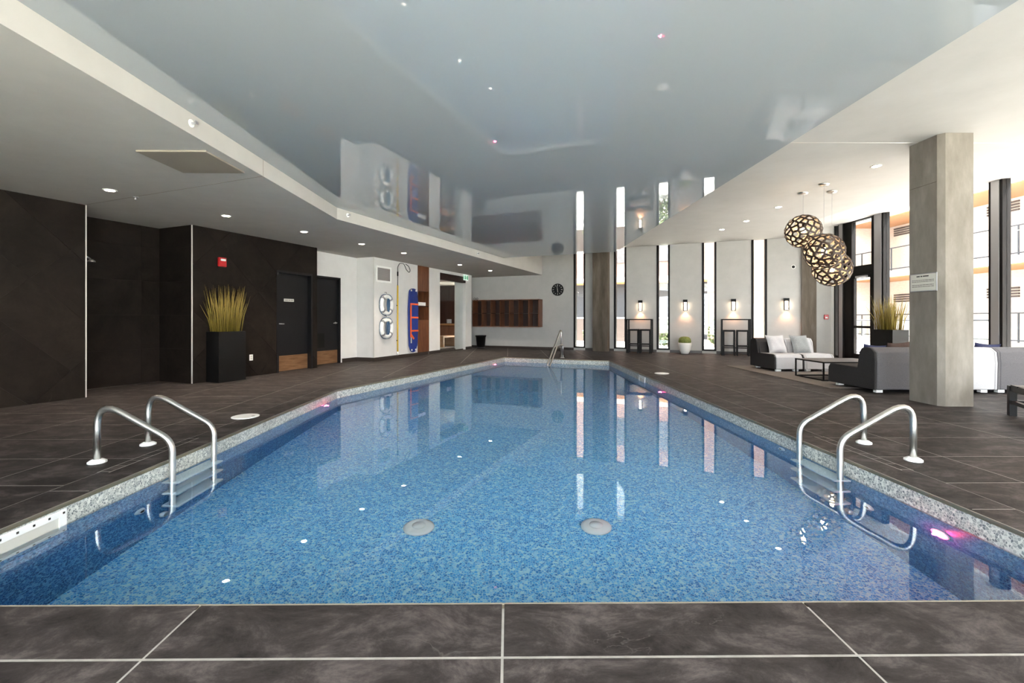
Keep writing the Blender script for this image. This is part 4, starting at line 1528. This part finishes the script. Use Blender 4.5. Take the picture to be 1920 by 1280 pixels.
for k, (x, y, z, rad, lb) in enumerate([
        (5.624, 8.669, 2.80, .318, 'brown lattice globe pendant, the highest of the three'),
        (5.627, 8.10, 2.328, .325, 'brown lattice globe pendant, the middle of the three'),
        (6.098, 8.56, 2.076, .331, 'brown lattice globe pendant, the lowest of the three')]):
    o = thing('globe_pendant', lb, 'pendant lamp', (x, y, z), 0, 'lattice globe pendants')
    lattice_globe(o, rad, 11 + k)
    MB().tube([(0, 0, .10), (0, 0, ZM - z - .02)], .0035, 6).build('cord', M_alu, o)
    MB().lathe([(.07, ZM - z - .035), (.085, ZM - z - .012), (.085, ZM - z)], 20).build('canopy', M_chrome, o, True)
    MB().lathe([(.001, -.06), (.035, -.045), (.045, 0), (.03, .05), (.018, .08)], 16).build('bulb', M_bulb, o, True)
    MB().lathe([(.022, .075), (.022, .14)], 12).build('socket', M_black, o, True)
    ld = bpy.data.lights.new('pendant_light', 'POINT')
    ld.energy = 0.8
    ld.color = (1, .72, .42)
    ld.shadow_soft_size = .05
    lo = bpy.data.objects.new('pendant_light', ld)
    COL.objects.link(lo)
    lo.parent = o
    lo.location = (0, 0, -.13)


# ---- downlights
def downlight(x, y, z, label, group, power):
    o = thing('downlight', label, 'ceiling light', (x, y, z), 0, group)
    t = MB()
    t.lathe([(.075, 0), (.075, -.006), (.06, -.010), (.054, -.006)], 24)
    t.build('trim_ring', M_plwhite, o, True)
    MB().lathe([(.052, -.004), (.052, -.009)], 20).build('lens', M_down, o)
    ld = bpy.data.lights.new('downlight_beam', 'SPOT')
    ld.energy = power
    ld.color = (1, .87, .72)
    ld.spot_size = R(110)
    ld.spot_blend = .7
    ld.shadow_soft_size = .05
    lo = bpy.data.objects.new('downlight_beam', ld)
    COL.objects.link(lo)
    lo.parent = o
    lo.location = (0, 0, -.02)


ordn = ['first', 'second', 'third', 'fourth', 'fifth', 'sixth', 'seventh']
for k, (x, y) in enumerate([(-5.088, 5.879), (-4.497, 7.323), (-3.853, 8.654), (-3.219, 10.061), (-2.61, 11.437), (-1.474, 13.902), (-.617, 15.583)]):
    downlight(x, y, ZS, '%s downlight from the shower alcove in the lowered ceiling row' % ordn[k], 'downlights over the dark deck', 24)
for k, (x, y) in enumerate([(5.79, 7.147), (5.81, 9.79), (5.85, 11.184), (5.75, 12.258)]):
    downlight(x, y, ZM, '%s downlight from the big concrete column in the lounge ceiling' % ordn[k], 'downlights over the lounge', 10)

for (x, y, z), w_ in LOBBY:
    downlight(x, y, z, 'downlight in the room behind the glass door, %s' % w_, 'downlights behind the glass door', 6)

# ---- sprinklers
for x, y, z, rz, lb in [(-2.83, 4.10, 2.878, 0, 'small white sprinkler head on the near ceiling drop'),
                        (xy(-5.47, 6.05)[0], xy(-5.47, 6.05)[1], 2.872, ROT, 'small sprinkler head on the ceiling drop at the bend'),
                        (xy(-5.47, 10.9)[0], xy(-5.47, 10.9)[1], 2.872, ROT, 'small sprinkler head on the far ceiling drop')]:
    o = thing('sprinkler_head', lb, 'sprinkler', (x, y, z), rz, 'sprinkler heads on the ceiling drop')
    MB().prism([(.034 * math.cos(k * PI / 10), .034 * math.sin(k * PI / 10)) for k in range(20)], lambda a, b: (0, a, b), lambda a, b: (.008, a, b)).build('escutcheon', M_plwhite, o)
    MB().tube([(0.008, 0, 0), (.05, 0, 0)], .009, 8).build('nozzle', M_alu, o)
    B(.05, .054, -.018, .018, -.006, .02).build('deflector', M_alu, o)
o = thing('sprinkler_head', 'small sprinkler head under the lowered ceiling near the alcove', 'sprinkler', (-5.03, 6.21, ZS), 0)
MB().lathe([(.035, 0), (.035, -.008), (.012, -.012), (.010, -.035), (.02, -.037), (.02, -.04)], 16).build('body', M_alu, o)


# ================================================================== POOL FITTINGS
def ladder(side, label):
    """side -1: dark wall side, +1: lounge side"""
    o = thing('pool_ladder', label, 'pool ladder', (side * 3.245, 3.89, 0), 0 if side < 0 else PI, 'steel pool ladders')
    # local x points to the water
    for y in (-.255, .255):
        pts = [(0, y, 0), (0, y, .50), (.59, y, .17), (.59, y, -.86), (.53, y, -.95)]
        MB().tube(fillet(pts, [.13, .16, .07], 8), .0235, 14).build('rail', M_chrome, o, True)
        MB().lathe([(.062, 0), (.062, .012), (.04, .026), (.026, .03)], 20, (0, y, 0)).build('escutcheon', M_plwhite, o, True)
        MB().lathe([(.03, -.03), (.03, .03)], 14, (.52, y, -.93)).build('bumper', M_tread, o, True)
    for z in (-.20, -.47, -.74):
        mb = MB()
        mb.box(.52, .66, -.285, .285, z - .02, z + .02)
        mb.build('tread', M_tread, o, bevel=.01)
    return o


ladder(-1, 'steel pool ladder with white treads on the dark wall side')
ladder(1, 'steel pool ladder with white treads on the lounge side')
# narrow cut strips of tile behind the ladders
for sx in (-1, 1):
    for k in range(7):
        y = 3.42 + k * .135
        x0, x1 = sorted((sx * 2.955, sx * 3.03))
        B(x0, x1, y + .002, y + .131, 0.0, .0012).build('cut_tile', M_floor, floor)
        if k == 0:
            for xx in (sx * 2.95, sx * 3.035):
                B(xx - .003, xx + .003, 3.4, 4.38, 0.0, .0009).build('grout_line', M_grout, floor)
    for k in range(8):
        y = 3.42 + k * .135
        x0, x1 = sorted((sx * 2.95, sx * 3.035))
        B(x0, x1, y - .002, y + .002, 0, .0009).build('grout_line', M_grout, floor)

o = thing('grab_rail', 'steel figure four grab rail at the far end of the pool', 'handrail', P(-3.71, 12.79, 0), ROT)
pts = [(0, 0, 0), (0, 0, .86), (-.08, -1.08, -.12), (-.05, -.96, -.16), (.0, -.42, .36), (.04, .03, .38), (.045, .03, 0)]
MB().tube(fillet(pts, [.06, .06, .05, .1, .05], 5), .021, 10).build('rail', M_chrome, o, True)
for x, y in ((0, 0), (.045, .03)):
    MB().lathe([(.045, 0), (.045, .01), (.024, .02)], 14, (x, y, 0)).build('escutcheon', M_chrome, o, True)

for k, (x, y, lb) in enumerate([(-3.05, 5.33, 'round white skimmer lid in the dark deck past the ladder'),
                                (3.19, 9.47, 'round white skimmer lid in the lounge side deck'),
                                (-3.10, 2.60, 'round white skimmer lid at the left edge of the picture')]):
    o = thing('deck_skimmer', lb, 'lid', (x, y, 0), 0, 'skimmer lids in the deck')
    MB().lathe([(.145, 0), (.145, .006), (.13, .010)], 30).build('lid', M_plwhite, o)
    MB().lathe([(.02, .009), (.02, .011)], 10, (.09, 0, 0)).build('finger_hole', M_alu, o)

for k, (x, y0, y1, rz, lb) in enumerate([(-2.74, 2.28, 2.85, 1, 'wide white skimmer opening in the pool wall at the left edge'),
                                         (2.74, 9.12, 9.55, -1, 'white skimmer opening far along the lounge side pool wall')]):
    o = thing('skimmer_mouth', lb, 'skimmer', (x, (y0 + y1) / 2, -.24), 0 if rz > 0 else PI, 'wall skimmers')
    L = y1 - y0
    f = MB()
    f.box(0.0, .01, -L / 2, L / 2, 0, .035).box(0, .01, -L / 2, L / 2, .165, .205).box(0, .01, -L / 2, -L / 2 + .045, .035, .165).box(0, .01, L / 2 - .045, L / 2, .035, .165)
    f.build('frame', M_plwhite, o)
    B(0.0, .003, -L / 2 + .045, L / 2 - .045, .035, .165).build('weir_door', M_signw, o)
    for i in range(7):
        y = -L / 2 + .02 + i * (L - .04) / 6
        for z in (.018, .185):
            B(.01, .0125, y - .006, y + .006, z - .006, z + .006).build('screw', M_inkd, o)
for k, (x, y, z, lb) in enumerate([(-2.74, 3.42, -.62, 'pale round water inlet in the pool wall by the left ladder'),
                                   (2.74, 3.45, -.62, 'pale round water inlet in the pool wall by the right ladder'),
                                   (2.74, 4.55, -.26, 'pale round fitting in the pool wall behind the right ladder')]):
    o = thing('water_inlet', lb, 'inlet', (x, y, z), 0 if x < 0 else PI, 'pool wall inlets')
    MB().prism([(.05 * math.cos(q * PI / 10), .05 * math.sin(q * PI / 10)) for q in range(20)], lambda a, b: (0, a, b), lambda a, b: (.02, a * .7, b * .7)).build('flange', M_tread, o)
    MB().prism([(.018 * math.cos(q * PI / 8), .018 * math.sin(q * PI / 8)) for q in range(16)], lambda a, b: (.02, a, b), lambda a, b: (.022, a, b)).build('eyeball', M_inkd, o)
